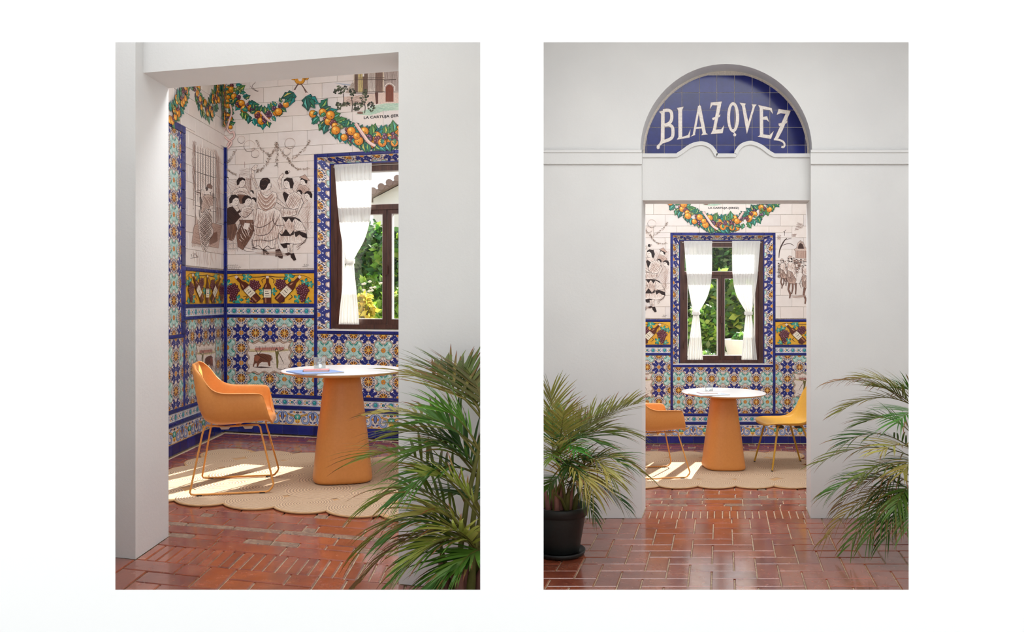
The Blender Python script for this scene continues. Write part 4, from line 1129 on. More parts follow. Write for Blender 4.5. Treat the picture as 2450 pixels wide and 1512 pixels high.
def flamenco(w):
    pt = Paint(w.P, tr=crop(LW, 390, 330, 4.582)); pt.flip = -1
    rnd = random.Random(21); I = []
    # faint shading behind the crowd
    I += [('h', 'T', 0.9, 10, 5, [(700, 470), (1640, 440), (1640, 1120), (1330, 1250), (690, 1250)]), ('h', 'L', 0.5, 26, 4, [(700, 440), (980, 420), (1000, 760), (690, 760)]), ('h', 'L', 2.3, 22, 4, [(1430, 470), (1640, 500), (1640, 1000), (1540, 1020)])]
    # candle stand / shrine behind
    I += [('s', 'M', 5, [(840, 400), (840, 600)]), ('s', 'M', 5, [(960, 400), (965, 600)]), ('h', 'M', 0.2, 12, 3, [(835, 340), (965, 330), (970, 420), (830, 420)]), ('h', 'M', 1.4, 10, 4, [(835, 420), (970, 420), (985, 600), (880, 560)]), ('s', 'M', 4, [(900, 260), (900, 330)]), ('s', 'L', 4, [(870, 290), (930, 285)])]
    # seated and standing company, left
    I += [('f', 'C', [(685, 520), (710, 500), (740, 560), (760, 620), (700, 660), (685, 640)]), ('head', 702, 455, 22, 1),
          ('f', 'C', [(760, 600), (800, 560), (850, 545), (905, 545), (940, 580), (955, 640), (880, 640), (800, 650), (770, 640)]), ('h', 'L', 1.2, 14, 3, [(760, 600), (850, 545), (940, 580), (955, 640), (800, 650)]), ('s', 'D', 5, [(800, 600), (870, 590), (930, 620)]), ('head', 862, 490, 42, 1),
          ('f', 'M', [(820, 620), (900, 625), (950, 645), (930, 720), (850, 720)]), ('h', 'D', 1.4, 10, 5, [(820, 620), (950, 645), (930, 720), (850, 720)]),
          ('head', 975, 600, 20, -1), ('head', 998, 690, 28, -1), ('f', 'C', [(970, 730), (1020, 720), (1030, 790), (975, 790)]),
          ('f', 'D', [(690, 790), (730, 760), (800, 750), (850, 790), (880, 850), (840, 880), (780, 950), (690, 960)]), ('h', 'K', 0.8, 16, 7, [(690, 790), (800, 750), (850, 790), (780, 950), (690, 960)]), ('f', 'C', [(760, 745), (820, 740), (845, 790), (815, 810)]), ('head', 788, 688, 48, 1),
          ('f', 'C', [(830, 830), (880, 790), (895, 810), (850, 860)]),
          ('f', 'C', [(870, 770), (920, 745), (975, 760), (1000, 830), (995, 900), (880, 900), (850, 850)]), ('h', 'M', 0.4, 14, 4, [(870, 770), (975, 760), (1000, 830), (880, 900)]), ('s', 'D', 7, [(860, 850), (920, 870), (1000, 780)]), ('head', 925, 692, 45, 1),
          ('f', 'M', [(690, 960), (800, 940), (820, 1000), (790, 1090), (770, 1130), (690, 1110)]), ('h', 'D', 1.5, 14, 6, [(690, 960), (800, 940), (820, 1000), (770, 1130), (690, 1110)]),
          ('f', 'M', [(840, 900), (995, 900), (1010, 1000), (970, 1090), (880, 1230), (820, 1190), (810, 1050), (860, 960)]), ('h', 'D', 1.9, 13, 6, [(840, 900), (995, 900), (1010, 1000), (880, 1230), (810, 1050)]), ('p', 'C', [(900, 930), (960, 940), (930, 1010), (880, 990)]), ('h', 'C', 1.1, 30, 6, [(850, 950), (990, 930), (960, 1090), (840, 1150)]),
          ('f', 'C', [(890, 1200), (960, 1215), (1000, 1240), (930, 1248), (895, 1230)], 4), ('h', 'D', 0.2, 10, 6, [(960, 1120), (1040, 1100), (1050, 1210), (980, 1230)])]
    for q in ([(690, 1165), (815, 1155)], [(690, 1215), (820, 1215)], [(720, 1100), (722, 1225)], [(770, 1110), (775, 1225)], [(812, 1110), (822, 1245)], [(695, 1120), (690, 1230)]): I.append(('s', 'D', 10, q)); I.append(('s', 'C', 5, q))
    # right-hand onlookers
    I += [('head', 1545, 480, 34, -1), ('f', 'L', [(1500, 432), (1560, 402), (1612, 470), (1590, 470), (1540, 448)]), ('f', 'T', [(1470, 570), (1500, 510), (1560, 520), (1610, 560), (1590, 620), (1510, 600), (1470, 620)]), ('h', 'M', 0.9, 13, 4, [(1470, 570), (1500, 510), (1610, 560), (1590, 620), (1470, 620)]),
          ('head', 1500, 605, 26, -1), ('head', 1595, 635, 38, -1), ('h', 'L', 1.4, 16, 4, [(1560, 700), (1635, 700), (1600, 1000), (1560, 1010)]), ('s', 'M', 4, [(1600, 800), (1590, 900), (1600, 1010)])]
    # far dancer
    I += [('f', 'C', [(1318, 385), (1335, 395), (1300, 460), (1310, 560), (1285, 570), (1262, 470), (1285, 420)]), ('p', 'K', circ(1362, 380, 22, 10)), ('f', 'C', circ(1385, 372, 12, 8)), ('f', 'C', [(1320, 560), (1390, 545), (1440, 580), (1400, 640), (1330, 620)]),
          ('head', 1375, 500, 46, -1), ('p', 'K', [(1380, 450), (1420, 440), (1440, 500), (1425, 555), (1400, 550)]),
          ('f', 'K', [(1318, 615), (1335, 590), (1395, 630), (1345, 705)]), ('f', 'C', [(1385, 620), (1450, 590), (1520, 640), (1548, 720), (1490, 770), (1420, 790), (1360, 745), (1350, 700)]), ('h', 'M', 2.1, 18, 5, [(1385, 620), (1450, 590), (1548, 720), (1420, 790), (1360, 745)]),
          ('f', 'C', [(1520, 660), (1545, 710), (1510, 780), (1480, 850), (1465, 830), (1500, 740)]),
          ('f', 'C', [(1300, 770), (1460, 785), (1475, 835), (1405, 862), (1310, 870), (1282, 840)]), ('h', 'M', 1.5, 20, 5, [(1300, 770), (1460, 785), (1475, 835), (1310, 870)]),
          ('f', 'C', [(1300, 870), (1455, 870), (1570, 990), (1580, 1060), (1560, 1150), (1460, 1165), (1290, 1160), (1270, 1080), (1290, 960)]), ('h', 'L', 1.5, 15, 5, [(1300, 870), (1455, 870), (1570, 990), (1560, 1150), (1290, 1160)])]
    for row in ([(1310, 872), (1350, 925), (1385, 880), (1420, 930), (1455, 872)], [(1270, 1035), (1310, 1060), (1350, 1000), (1400, 1060), (1440, 1010), (1440, 1060), (1400, 1075), (1300, 1075)], [(1440, 1030), (1500, 1020), (1580, 1050), (1585, 1100), (1540, 1090), (1500, 1060), (1460, 1090)], [(1450, 870), (1500, 890), (1530, 930), (1490, 960), (1470, 920)], [(1290, 1165), (1360, 1150), (1440, 1160), (1390, 1200), (1330, 1210)]): I.append(('p', 'K', row))
    I += [('h', 'M', 1.5, 22, 5, [(1300, 930), (1440, 940), (1430, 1000), (1290, 1000)]), ('f', 'C', [(1450, 880), (1530, 930), (1570, 1010), (1490, 1020), (1440, 1000)], 4), ('h', 'M', 1.2, 16, 4, [(1450, 880), (1530, 930), (1570, 1010), (1440, 1000)]),
          ('f', 'C', [(1365, 1170), (1400, 1170), (1395, 1240), (1375, 1260)]), ('f', 'D', [(1340, 1270), (1390, 1255), (1410, 1275), (1370, 1290)]), ('f', 'C', [(1395, 1160), (1430, 1160), (1430, 1270), (1405, 1275)]), ('f', 'K', [(1400, 1270), (1440, 1265), (1465, 1335), (1440, 1345), (1410, 1310)]),
          ('s', 'D', 6, [(1480, 1200), (1540, 1150), (1590, 1090)]), ('h', 'M', 2.5, 14, 4, [(1440, 1200), (1590, 1090), (1590, 1120), (1480, 1230)])]
    # near dancer, back turned
    I += [('f', 'C', [(970, 340), (1000, 325), (1012, 390), (1008, 425), (1030, 490), (1055, 550), (1025, 570), (998, 500), (975, 420)]), ('f', 'C', [(975, 340), (1010, 300), (1050, 290), (1030, 330), (1045, 345), (1000, 360)]),
          ('h', 'D', 0.7, 9, 4, [(990, 430), (1005, 430), (1040, 560), (1025, 570)]), ('f', 'C', [(1075, 570), (1165, 560), (1210, 590), (1140, 640), (1060, 610)]), ('p', 'C', [(1150, 500), (1188, 495), (1193, 535), (1178, 560), (1150, 575), (1130, 560)]), ('s', 'D', 4, [(1185, 495), (1195, 530), (1175, 562), (1150, 575)]),
          ('p', 'K', [(1072, 470), (1100, 440), (1150, 437), (1180, 460), (1180, 492), (1158, 508), (1142, 548), (1110, 574), (1080, 566), (1063, 532), (1066, 498)]), ('s', 'M', 4, [(1090, 470), (1130, 460), (1160, 480)]), ('s', 'M', 3, [(1085, 520), (1110, 530), (1135, 515)]), ('p', 'K', circ(1183, 530, 5, 6)),
          ('f', 'C', [(1240, 640), (1290, 690), (1355, 748), (1345, 768), (1270, 718), (1230, 690)]),
          ('f', 'C', [(1035, 590), (1060, 575), (1110, 625), (1150, 635), (1205, 590), (1245, 600), (1260, 650), (1245, 710), (1215, 765), (1130, 808), (1050, 770), (1028, 700)])]
    for q in ([(1050, 600), (1100, 680), (1150, 700), (1220, 620)], [(1045, 640), (1100, 730), (1160, 740), (1235, 650)], [(1045, 690), (1100, 770), (1160, 780), (1240, 700)], [(1070, 590), (1110, 650), (1150, 665), (1205, 605)]): I += [('s', 'M', 9, q), ('s', 'L', 16, [(x, y + 12) for x, y in q])]
    I += [('f', 'C', [(1040, 770), (1130, 805), (1220, 765), (1285, 800), (1300, 830), (1330, 960), (1310, 1010), (1268, 1050), (1262, 1160), (1230, 1210), (1150, 1218), (1080, 1222), (1010, 1205), (985, 1140), (1012, 1060), (1000, 950), (1022, 850)]),
          ('h', 'L', 1.75, 17, 6, [(1040, 780), (1130, 805), (1240, 790), (1310, 960), (1260, 1150), (1010, 1190), (1000, 950)]), ('h', 'M', 1.7, 36, 5, [(1040, 780), (1240, 790), (1300, 960), (1250, 1040), (1010, 1060)]), ('h', 'D', 1.55, 30, 4, [(1010, 1070), (1250, 1060), (1250, 1190), (1010, 1200)])]
    for q in ([(1000, 1045), (1060, 1072), (1150, 1055), (1200, 1000), (1260, 900), (1290, 830)], [(990, 1130), (1080, 1120), (1180, 1130), (1265, 1090)], [(1000, 960), (1060, 985), (1150, 950), (1230, 880)], [(1010, 1205), (1050, 1180), (1100, 1222), (1150, 1185), (1200, 1215), (1250, 1180)], [(1230, 800), (1210, 900), (1250, 960), (1330, 960)]): I += [('s', 'D', 7, q)]
    I += [('f', 'C', [(1225, 1170), (1265, 1160), (1280, 1230), (1255, 1250)]), ('f', 'D', [(1240, 1230), (1285, 1215), (1320, 1290), (1315, 1322), (1285, 1315), (1255, 1290), (1250, 1300), (1240, 1300)]), ('f', 'K', [(1098, 1222), (1140, 1235), (1172, 1270), (1150, 1280), (1120, 1255), (1118, 1285), (1110, 1285)]), ('h', 'L', 0.05, 10, 4, [(980, 1250), (1330, 1240), (1400, 1300), (1000, 1275)])]
    # paper lanterns and leafy swags
    for (x, y, r) in ((955, 92, 62), (1016, 175, 44), (1398, 62, 58), (1362, 150, 42), (865, 20, 40)):
        I += [('s', 'D', 4, [(x + r * math.cos(a), y + r * math.sin(a)) for a in [0.2 + k * 0.52 for k in range(8)]]), ('s', 'L', 4, [(x + r * math.cos(a), y + r * math.sin(a)) for a in [3.6 + k * 0.4 for k in range(8)]]), ('h', 'L', 0.8, 9, 3, [(x + r * 0.9, y), (x + r * 0.6, y + r * 0.7), (x, y + r * 0.9), (x + r * 0.3, y + r * 0.5)])]
    sketch(pt, I, 5)
    for path in ([(690, 290), (740, 240), (800, 140)], [(690, 325), (740, 370), (810, 410)], [(1030, 30), (1090, 130), (1170, 200), (1150, 270), (1080, 350), (1030, 370)], [(1250, 60), (1220, 150), (1170, 200)], [(1250, 60), (1256, 180), (1250, 310)], [(1250, 60), (1310, 160), (1380, 235), (1480, 190), (1570, 100), (1620, 30)], [(1380, 235), (1420, 300), (1500, 345), (1600, 330)]):
        ln = smooth_line(path, 10)
        for i, (x, y) in enumerate(ln):
            for q in range(2):
                a = rnd.uniform(0, 2 * PI); L = rnd.uniform(10, 22); bx, by = x + rnd.uniform(-9, 9), y + rnd.uniform(-9, 9)
                pt.stroke([(bx, by), (bx + L * 0.5 * math.cos(a) + 3, by + L * 0.5 * math.sin(a)), (bx + L * math.cos(a), by + L * math.sin(a))], rnd.uniform(3, 6), rnd.choice([(96, 78, 66), (132, 112, 96), (176, 152, 138)]), True); pt.d -= pt.STEP * 0.7
    # signatures
    for q in ([(1550, 1385), (1565, 1380), (1552, 1395), (1566, 1397)], [(1575, 1398), (1580, 1385), (1590, 1398), (1598, 1390), (1608, 1398)], [(1535, 1412), (1590, 1404)]): pt.stroke(q, 3.2, SEP['K'])
    for y, x1 in ((1398, 820), (1420, 855), (1440, 845)):
        x = 690
        while x < x1:
            w_ = rnd.uniform(8, 18); pt.stroke([(x, y), (x + w_ * 0.3, y - rnd.uniform(3, 14)), (x + w_ * 0.6, y + 1), (x + w_, y - rnd.uniform(0, 6))], 3, SEP['D']); x += w_ + 7
    pt.build('painted_scene', w.root, 'sepia painted scene of dancing women among seated people')
def barred_window(w):
    pt = Paint(w.P, tr=crop(SW, 390, 330, 4.582)); pt.flip = -1; rnd = random.Random(3); I = []
    I += [('h', 'L', 1.2, 7, 5, [(300, 30), (580, 130), (640, 260), (640, 900), (620, 1200), (300, 1200), (330, 700)]), ('h', 'M', 1.4, 8, 5, [(310, 10), (350, 40), (345, 560), (320, 800), (300, 200)]), ('h', 'M', 1.5, 9, 5, [(575, 180), (600, 200), (640, 900), (580, 940)]),
          ('p', 'C', [(342, 75), (572, 165), (572, 940), (370, 900), (342, 820)]), ('h', 'L', 0.9, 16, 4, [(342, 75), (572, 165), (572, 560), (342, 540)]), ('h', 'D', 1.5, 12, 8, [(385, 580), (430, 560), (440, 760), (400, 900), (380, 880)]), ('h', 'M', 0.3, 14, 6, [(342, 560), (420, 560), (420, 620), (342, 620)]), ('h', 'D', 1.55, 10, 8, [(520, 600), (560, 600), (565, 800), (530, 800)])]
    for k in range(9):
        x = 342 + k * 28.7; I.append(('s', 'K', 7, [(x, 78 + k * 11), (x, 960 if k < 1 or k > 6 else (560 if 2 < k < 6 else 700))]))
    for y in (150, 365, 585, 735): I.append(('s', 'D', 8, [(335, y), (460, y + 40), (580, y + 75)]))
    I += [('head', 498, 560, 32, 1), ('f', 'M', [(470, 515), (505, 500), (535, 530), (530, 560), (480, 545)]), ('f', 'C', [(410, 560), (440, 570), (440, 650), (425, 710), (400, 640)]), ('f', 'T', [(430, 640), (480, 615), (540, 640), (545, 740), (470, 790), (420, 830), (405, 800)]), ('h', 'M', 1.1, 12, 5, [(430, 640), (540, 640), (545, 740), (420, 830)]), ('f', 'C', [(500, 750), (545, 745), (545, 800), (520, 810)]), ('f', 'L', [(330, 960), (420, 900), (640, 960), (600, 1210), (300, 1150)], 3), ('h', 'M', 0.4, 20, 4, [(330, 960), (640, 960), (600, 1210), (300, 1150)]), ('f', 'M', [(500, 1060), (585, 1030), (590, 1130), (510, 1170)]),
          ('f', 'C', [(455, 770), (490, 790), (530, 870), (520, 960), (545, 1010), (540, 1060), (505, 1100), (490, 1180), (450, 1255), (420, 1215), (400, 1150), (380, 1010), (370, 920), (420, 830)]), ('h', 'D', 0.9, 15, 6, [(455, 770), (530, 870), (540, 1060), (450, 1250), (400, 1150), (370, 920)]), ('h', 'D', 2.3, 15, 6, [(455, 770), (530, 870), (540, 1060), (450, 1250), (400, 1150), (370, 920)]), ('h', 'L', 1.5, 26, 4, [(300, 1230), (600, 1230), (560, 1400), (340, 1400)])]
    sketch(pt, I, 8)
    for q in ([(290, 1280), (300, 1275), (300, 1300)], [(310, 1265), (330, 1262), (322, 1300)], [(335, 1285), (345, 1265), (352, 1300)], [(360, 1290), (375, 1308)], [(285, 1318), (372, 1308)]): pt.stroke(q, 4, SEP['K'])
    pt.build('painted_scene', w.root, 'sepia painted man with a checked blanket at a barred window')
def bull(pt, body, flipx=False):
    f = (lambda x, y: (2310 - x, y)) if flipx else (lambda x, y: (x, y))
    T = lambda ps: [f(*p) for p in ps]
    rnd = random.Random(14)
    wav = []
    for (x0, y0, x1, y1, n) in ((945, 875, 1385, 870, 4), (1385, 870, 1390, 1185, 3), (1390, 1185, 945, 1190, 4), (945, 1190, 945, 875, 3)):
        for k in range(n * 6):
            t = k / (n * 6); nx, ny = (y1 - y0), -(x1 - x0); d = math.hypot(nx, ny); a = 13 * math.cos(t * n * 2 * PI)
            wav.append((x0 + (x1 - x0) * t + nx / d * a, y0 + (y1 - y0) * t + ny / d * a))
    cx, cy = 1167, 1030
    gr = lambda e: T([(cx + (x - cx) * (1 + e / 230), cy + (y - cy) * (1 + e / 165)) for x, y in wav])
    pt.poly(gr(22), RIB); pt.poly(gr(16), RIBL); pt.poly(gr(5), RIB); pt.poly(gr(0), (228, 216, 206))
    pt.poly(T([(950, 940), (1380, 935), (1380, 960), (1200, 975), (950, 970)]), (214, 196, 150)); pt.poly(T([(1010, 925), (1330, 918), (1330, 950), (1010, 955)]), (206, 140, 128)); pt.hatch(T([(1010, 900), (1340, 895), (1340, 955), (1010, 960)]), 1.5, 12, 4, (90, 66, 62), rnd=rnd)
    pt.stroke(T([(940, 965), (1160, 958), (1385, 950)]), 4, (70, 56, 52)); pt.stroke(T([(1155, 870), (1155, 1190)]), 2.5, (170, 156, 146)); pt.stroke(T([(940, 1110), (1390, 1105)]), 2.5, (170, 156, 146))
    pt.poly(T([(1010, 1005), (1045, 990), (1100, 988), (1160, 998), (1190, 1010), (1198, 1050), (1180, 1080), (1182, 1125), (1165, 1130), (1150, 1085), (1090, 1080), (1060, 1100), (1045, 1135), (1030, 1130), (1035, 1095), (1010, 1100), (1000, 1135), (988, 1130), (1000, 1080), (1002, 1040)]), body)
    pt.hatch(T([(1010, 1005), (1100, 988), (1190, 1010), (1180, 1080), (1010, 1090)]), 0.6, 22, 5, (60, 32, 26), rnd=rnd); pt.poly(T([(1000, 1040), (1020, 1010), (1060, 1005), (1070, 1035), (1040, 1075), (1015, 1070)]), tuple(int(v * 1.3) for v in body))
    for q in ([(998, 1015), (1030, 1000), (1055, 1010), (1085, 1030)], [(1190, 1010), (1205, 1040), (1195, 1070), (1215, 1090)], [(1020, 950), (1050, 1000)], [(1090, 950), (1050, 1000)]): pt.stroke(T(q), 6, (40, 26, 22), True, 3)
    pt.poly(T([(985, 1135), (1080, 1130), (1210, 1140), (1080, 1150)]), (84, 66, 60))
    pt.poly(T([(1232, 960), (1258, 945), (1275, 975), (1265, 1030), (1272, 1080), (1262, 1150), (1250, 1150), (1246, 1060), (1240, 1010)]), (120, 112, 60)); pt.hatch(T([(1232, 960), (1275, 975), (1265, 1040), (1240, 1040)]), 0.5, 9, 3, (60, 50, 34), rnd=rnd)
    pt.poly(circ(*f(1248, 945), 15, 10), (60, 40, 34)); pt.poly(circ(*f(1250, 955), 10, 8), (226, 200, 184)); pt.stroke(T([(1265, 970), (1295, 960), (1332, 938)]), 6, (70, 56, 40), True); pt.stroke(T([(1270, 980), (1300, 1040), (1330, 1100)]), 7, (84, 64, 44), True); pt.stroke(T([(1255, 1155), (1320, 1165), (1350, 1145)]), 7, (70, 52, 46), True)
def bottles(pt, y0=0, simple=False):
    """vine with grapes and three wine bottles (crop-4 coordinates)"""
    rnd = random.Random(77); VIN = (72, 44, 34)
    for q in ([(680, 160), (760, 140), (850, 128), (960, 150), (1060, 150), (1150, 140), (1250, 150), (1350, 148), (1470, 130), (1560, 140), (1645, 180)], [(690, 230), (680, 200), (720, 170)], [(1100, 220), (1090, 180), (1150, 150)], [(1210, 220), (1220, 180), (1170, 150)], [(880, 370), (930, 360), (900, 400)], [(1380, 400), (1420, 370), (1400, 340)], [(1085, 400), (1100, 385), (1110, 410)]): pt.stroke(q, 9, VIN, True, 4)
    kd = ((96, 40, 54), (40, 16, 22), (214, 170, 176))
    def vleaf(x, y, r):
        for a in range(5):
            an = a * 1.256 + rnd.uniform(-0.2, 0.2); ca, sa = math.cos(an), math.sin(an)
            for g_, c in ((1.14, (20, 70, 66)), (0.95, (48, 152, 138))): pt.poly([(x, y), (x + r * g_ * (0.6 * ca - 0.3 * sa), y + r * g_ * (0.6 * sa + 0.3 * ca)), (x + r * g_ * ca, y + r * g_ * sa), (x + r * g_ * (0.6 * ca + 0.3 * sa), y + r * g_ * (0.6 * sa - 0.3 * ca))], c)
        pt.poly(circ(x - r * 0.1, y - r * 0.1, r * 0.22, 6), (150, 200, 170))
    for x, y, r in ((720, 230, 55), (925, 150, 55), (830, 400, 55), (770, 395, 40), (1100, 310, 48), (1210, 310, 45), (1385, 150, 60), (1560, 210, 50), (1620, 230, 40), (1480, 390, 50), (1590, 410, 40), (940, 410, 30)): vleaf(x, y, r)
    for x, y, n, sp in ((775, 290, 26, 66), (770, 375, 9, 36), (1010, 240, 22, 58), (1295, 230, 22, 58), (1540, 290, 26, 66), (1540, 385, 8, 34), (985, 405, 4, 18), (1320, 405, 3, 16)):
        for k in range(n):
            a = k * 2.4; d = sp * math.sqrt((k + 0.5) / n); gx_, gy_ = x + d * math.cos(a), y + d * 0.95 * math.sin(a)
            pt.poly(circ(gx_, gy_, 16, 9), kd[1]); pt.poly(circ(gx_, gy_, 13.5, 9), kd[0]); pt.poly(circ(gx_ - 4, gy_ - 4, 4, 6), kd[2])
    def bottle(cx, cy, ang, L):
        ca, sa = math.cos(ang), math.sin(ang)
        T = lambda ps: [(cx + x * ca - y * sa, cy + x * sa + y * ca) for x, y in ps]   # bottle stands along -y
        out = [(-38, 0), (38, 0), (40, -L * 0.55), (34, -L * 0.66), (15, -L * 0.76), (13, -L * 0.96), (-13, -L * 0.96), (-15, -L * 0.76), (-34, -L * 0.66), (-40, -L * 0.55)]
        pt.poly(T([(x * 1.12, y * 1.01 + 3) for x, y in out]), (34, 18, 16)); pt.poly(T(out), (92, 44, 34)); pt.poly(T([(-26, -8), (-10, -8), (-12, -L * 0.2), (-27, -L * 0.2)]), (176, 120, 84)); pt.poly(T([(-24, -L * 0.56), (-8, -L * 0.62), (-8, -L * 0.72), (-20, -L * 0.66)]), (190, 140, 100))
        pt.poly(T([(-39, -L * 0.22), (39, -L * 0.22), (40, -L * 0.52), (-40, -L * 0.52)]), (232, 222, 200))
        for k, yy in enumerate((0.28, 0.36, 0.44)): pt.stroke(T([(-26, -L * yy), (26 - 8 * k, -L * yy)]), 7 if k == 1 else 4, (60, 40, 36))
        pt.poly(T([(-15, -L * 0.92), (15, -L * 0.92), (15, -L), (-15, -L)]), (226, 206, 190)); pt.stroke(T([(-38, -L * 0.5), (38, -L * 0.5)]), 4, (150, 60, 50))
    bottle(1050, 410, -0.74, 365); bottle(1262, 408, 0.76, 370); bottle(1153, 440, 0, 300)
def paint_dado_scenes(w, tr4, clip, mirror=False):
    pt = Paint(w.P, tr=tr4, d0=0.0062); pt.flip = -1; pt.clip = clip; bottles(pt); pt.build('painted_band', w.root, 'painted band of wine bottles, grapes and vine leaves')
    pt = Paint(w.P, tr=tr4, d0=0.0066); pt.flip = -1
    if not mirror: bull(pt, (112, 66, 48)); pt.build('painted_picture', w.root, 'painted picture of a brown bull and a bullfighter')
    else: bull(pt, (170, 112, 108)); pt.build('painted_picture', w.root, 'painted bullfight picture in pink and brown')
def horsemen(w):
    """riders by a small pavilion, right-hand section (crop of the right photograph, scale 5.04 from 1840,480)"""
    pt = Paint(w.P, tr=crop(RW, 1840, 480, 5.04)); pt.flip = -1; rnd = random.Random(6); I = []
    I += [('s', 'D', 16, [(118, 690), (124, 610), (150, 540), (185, 480), (215, 455)]), ('s', 'D', 8, [(150, 545), (200, 525), (255, 520), (300, 545)]), ('s', 'D', 6, [(190, 478), (240, 460), (270, 460)]), ('s', 'D', 6, [(186, 425), (188, 370), (205, 350)]), ('s', 'D', 5, [(188, 385), (168, 370)]), ('h', 'M', 0.3, 8, 4, [(95, 410), (150, 420), (140, 475), (95, 470)]), ('h', 'M', 0.1, 9, 5, [(265, 400), (340, 400), (320, 440), (270, 440)]), ('h', 'M', 0.3, 9, 4, [(330, 260), (410, 280), (420, 330), (300, 370)])]
    I += [('f', 'T', [(300, 590), (330, 570), (345, 510), (375, 480), (410, 500), (440, 570), (500, 590), (500, 610), (310, 605)]), ('p', 'D', [(345, 580), (355, 530), (378, 510), (405, 530), (420, 580)]), ('h', 'D', 0.4, 8, 4, [(330, 570), (375, 480), (440, 570)]), ('f', 'L', [(318, 605), (500, 608), (500, 700), (318, 690)], 2)]
    for x in (320, 345, 385, 410, 440, 470): I.append(('s', 'M', 5, [(x, 600), (x, 700)]))
    for k in range(44):
        x = 100 + 400 * rnd.random(); y = 690 + 150 * rnd.random(); I += [('f', rnd.choice('CTL'), circ(x, y, 11, 8, 13), 2.5), ('p', rnd.choice('KDM'), circ(x - 2, y - 9, 10, 7, 6)), ('h', rnd.choice('MD'), rnd.uniform(0, 3), 7, 4, circ(x, y + 26, 18, 8))]
    for (x, y, sc) in ((245, 850, 1.0), (150, 830, 0.7), (430, 900, 1.05)):
        S = lambda ps: [(x + a * sc, y + b * sc) for a, b in ps]
        I += [('f', 'L', S([(-40, 30), (-20, -10), (20, -10), (70, 40), (80, 110), (60, 160), (10, 150), (-30, 130)])), ('h', 'D', 1.2, 9, 4, S([(-40, 30), (20, -10), (70, 40), (80, 110), (10, 150), (-30, 130)])), ('f', 'T', S([(-22, -20), (8, -25), (16, 20), (6, 70), (-14, 72), (-26, 30)])), ('h', 'D', 1.5, 7, 3, S([(-22, -20), (8, -25), (16, 20), (-14, 72)])), ('f', 'M', S([(-12, 140), (10, 150), (-6, 220), (18, 270), (6, 330), (-6, 325), (0, 280), (-24, 220)])), ('f', 'M', S([(28, 150), (48, 150), (46, 210), (30, 270), (20, 275), (30, 210)])), ('f', 'M', S([(62, 150), (84, 140), (82, 220), (78, 280), (66, 280), (70, 220)])), ('s', 'D', 5, S([(-40, 40), (-60, 100), (-40, 150)]))]
        I += [('f', 'C', S([(-30, -60), (-10, -110), (40, -110), (66, -70), (60, -20), (90, 60), (70, 90), (30, 10), (-20, -10)])), ('h', 'L', 1.1, 9, 4, S([(-30, -60), (40, -110), (66, -70), (30, 10)])), ('head', x + 10 * sc, y - 142 * sc, 20 * sc, -1), ('f', 'T', S([(-24, -158), (-6, -185), (22, -182), (32, -158)]))]
    I += [('h', 'L', 0.05, 8, 5, [(250, 1150), (440, 1140), (430, 1170), (280, 1175)]), ('h', 'M', 0.2, 9, 5, [(90, 900), (140, 890), (140, 940), (90, 930)])]
    sketch(pt, I, 2)
    pt.build('painted_scene', w.root, 'sepia painted scene of riders before a small pavilion')

CR4 = crop(LW, 390, 630, 4.582)
for w in (WL, WR):
    back_garlands(w); flamenco(w)
    paint_dado_scenes(w, CR4, (-1.437, -BO - 0.002, ZB['och'][0] + 0.004, ZB['och'][1] - 0.004))
horsemen(WR)
def CR4m(x, y): s, z = CR4(x, y); return (-s, z)
paint_dado_scenes(WR, CR4m, (BO + 0.002, 1.437, ZB['och'][0] + 0.004, ZB['och'][1] - 0.004), True)
# side wall: the same bands seen along the wall, plus its own garlands
def CRS(x, y):      # crop-4 coordinates of the back section folded onto the side section
    s, z = CR4(x, y); t = (s + 1.439) / (1.439 - BO); return (-0.85 + 0.82 * (1 - t), z)
paint_dado_scenes(WS, CRS, (-0.848, -0.032, ZB['och'][0] + 0.004, ZB['och'][1] - 0.004))
barred_window(WS)
pt = Paint(WS.P, tr=lambda x, y: (x, y)); pt.flip = 1
# (s, z) metres: swags hung along the side wall
garland(pt, [SW(*p) for p in ((463, 195), (466, 212), (473, 232), (482, 258), (497, 266), (508, 250), (516, 228), (522, 196))], 0.072, 71, taper=False)
garland(pt, [SW(*p) for p in ((400, 278), (410, 268), (422, 250), (434, 225), (441, 196))], 0.072, 72, taper=False)
garland(pt, [SW(*p) for p in ((533, 200), (532, 240), (533, 300))], 0.05, 73, taper=False)
pt.build('painted_garland', WS.root, 'painted swags of oranges, grapes and leaves')
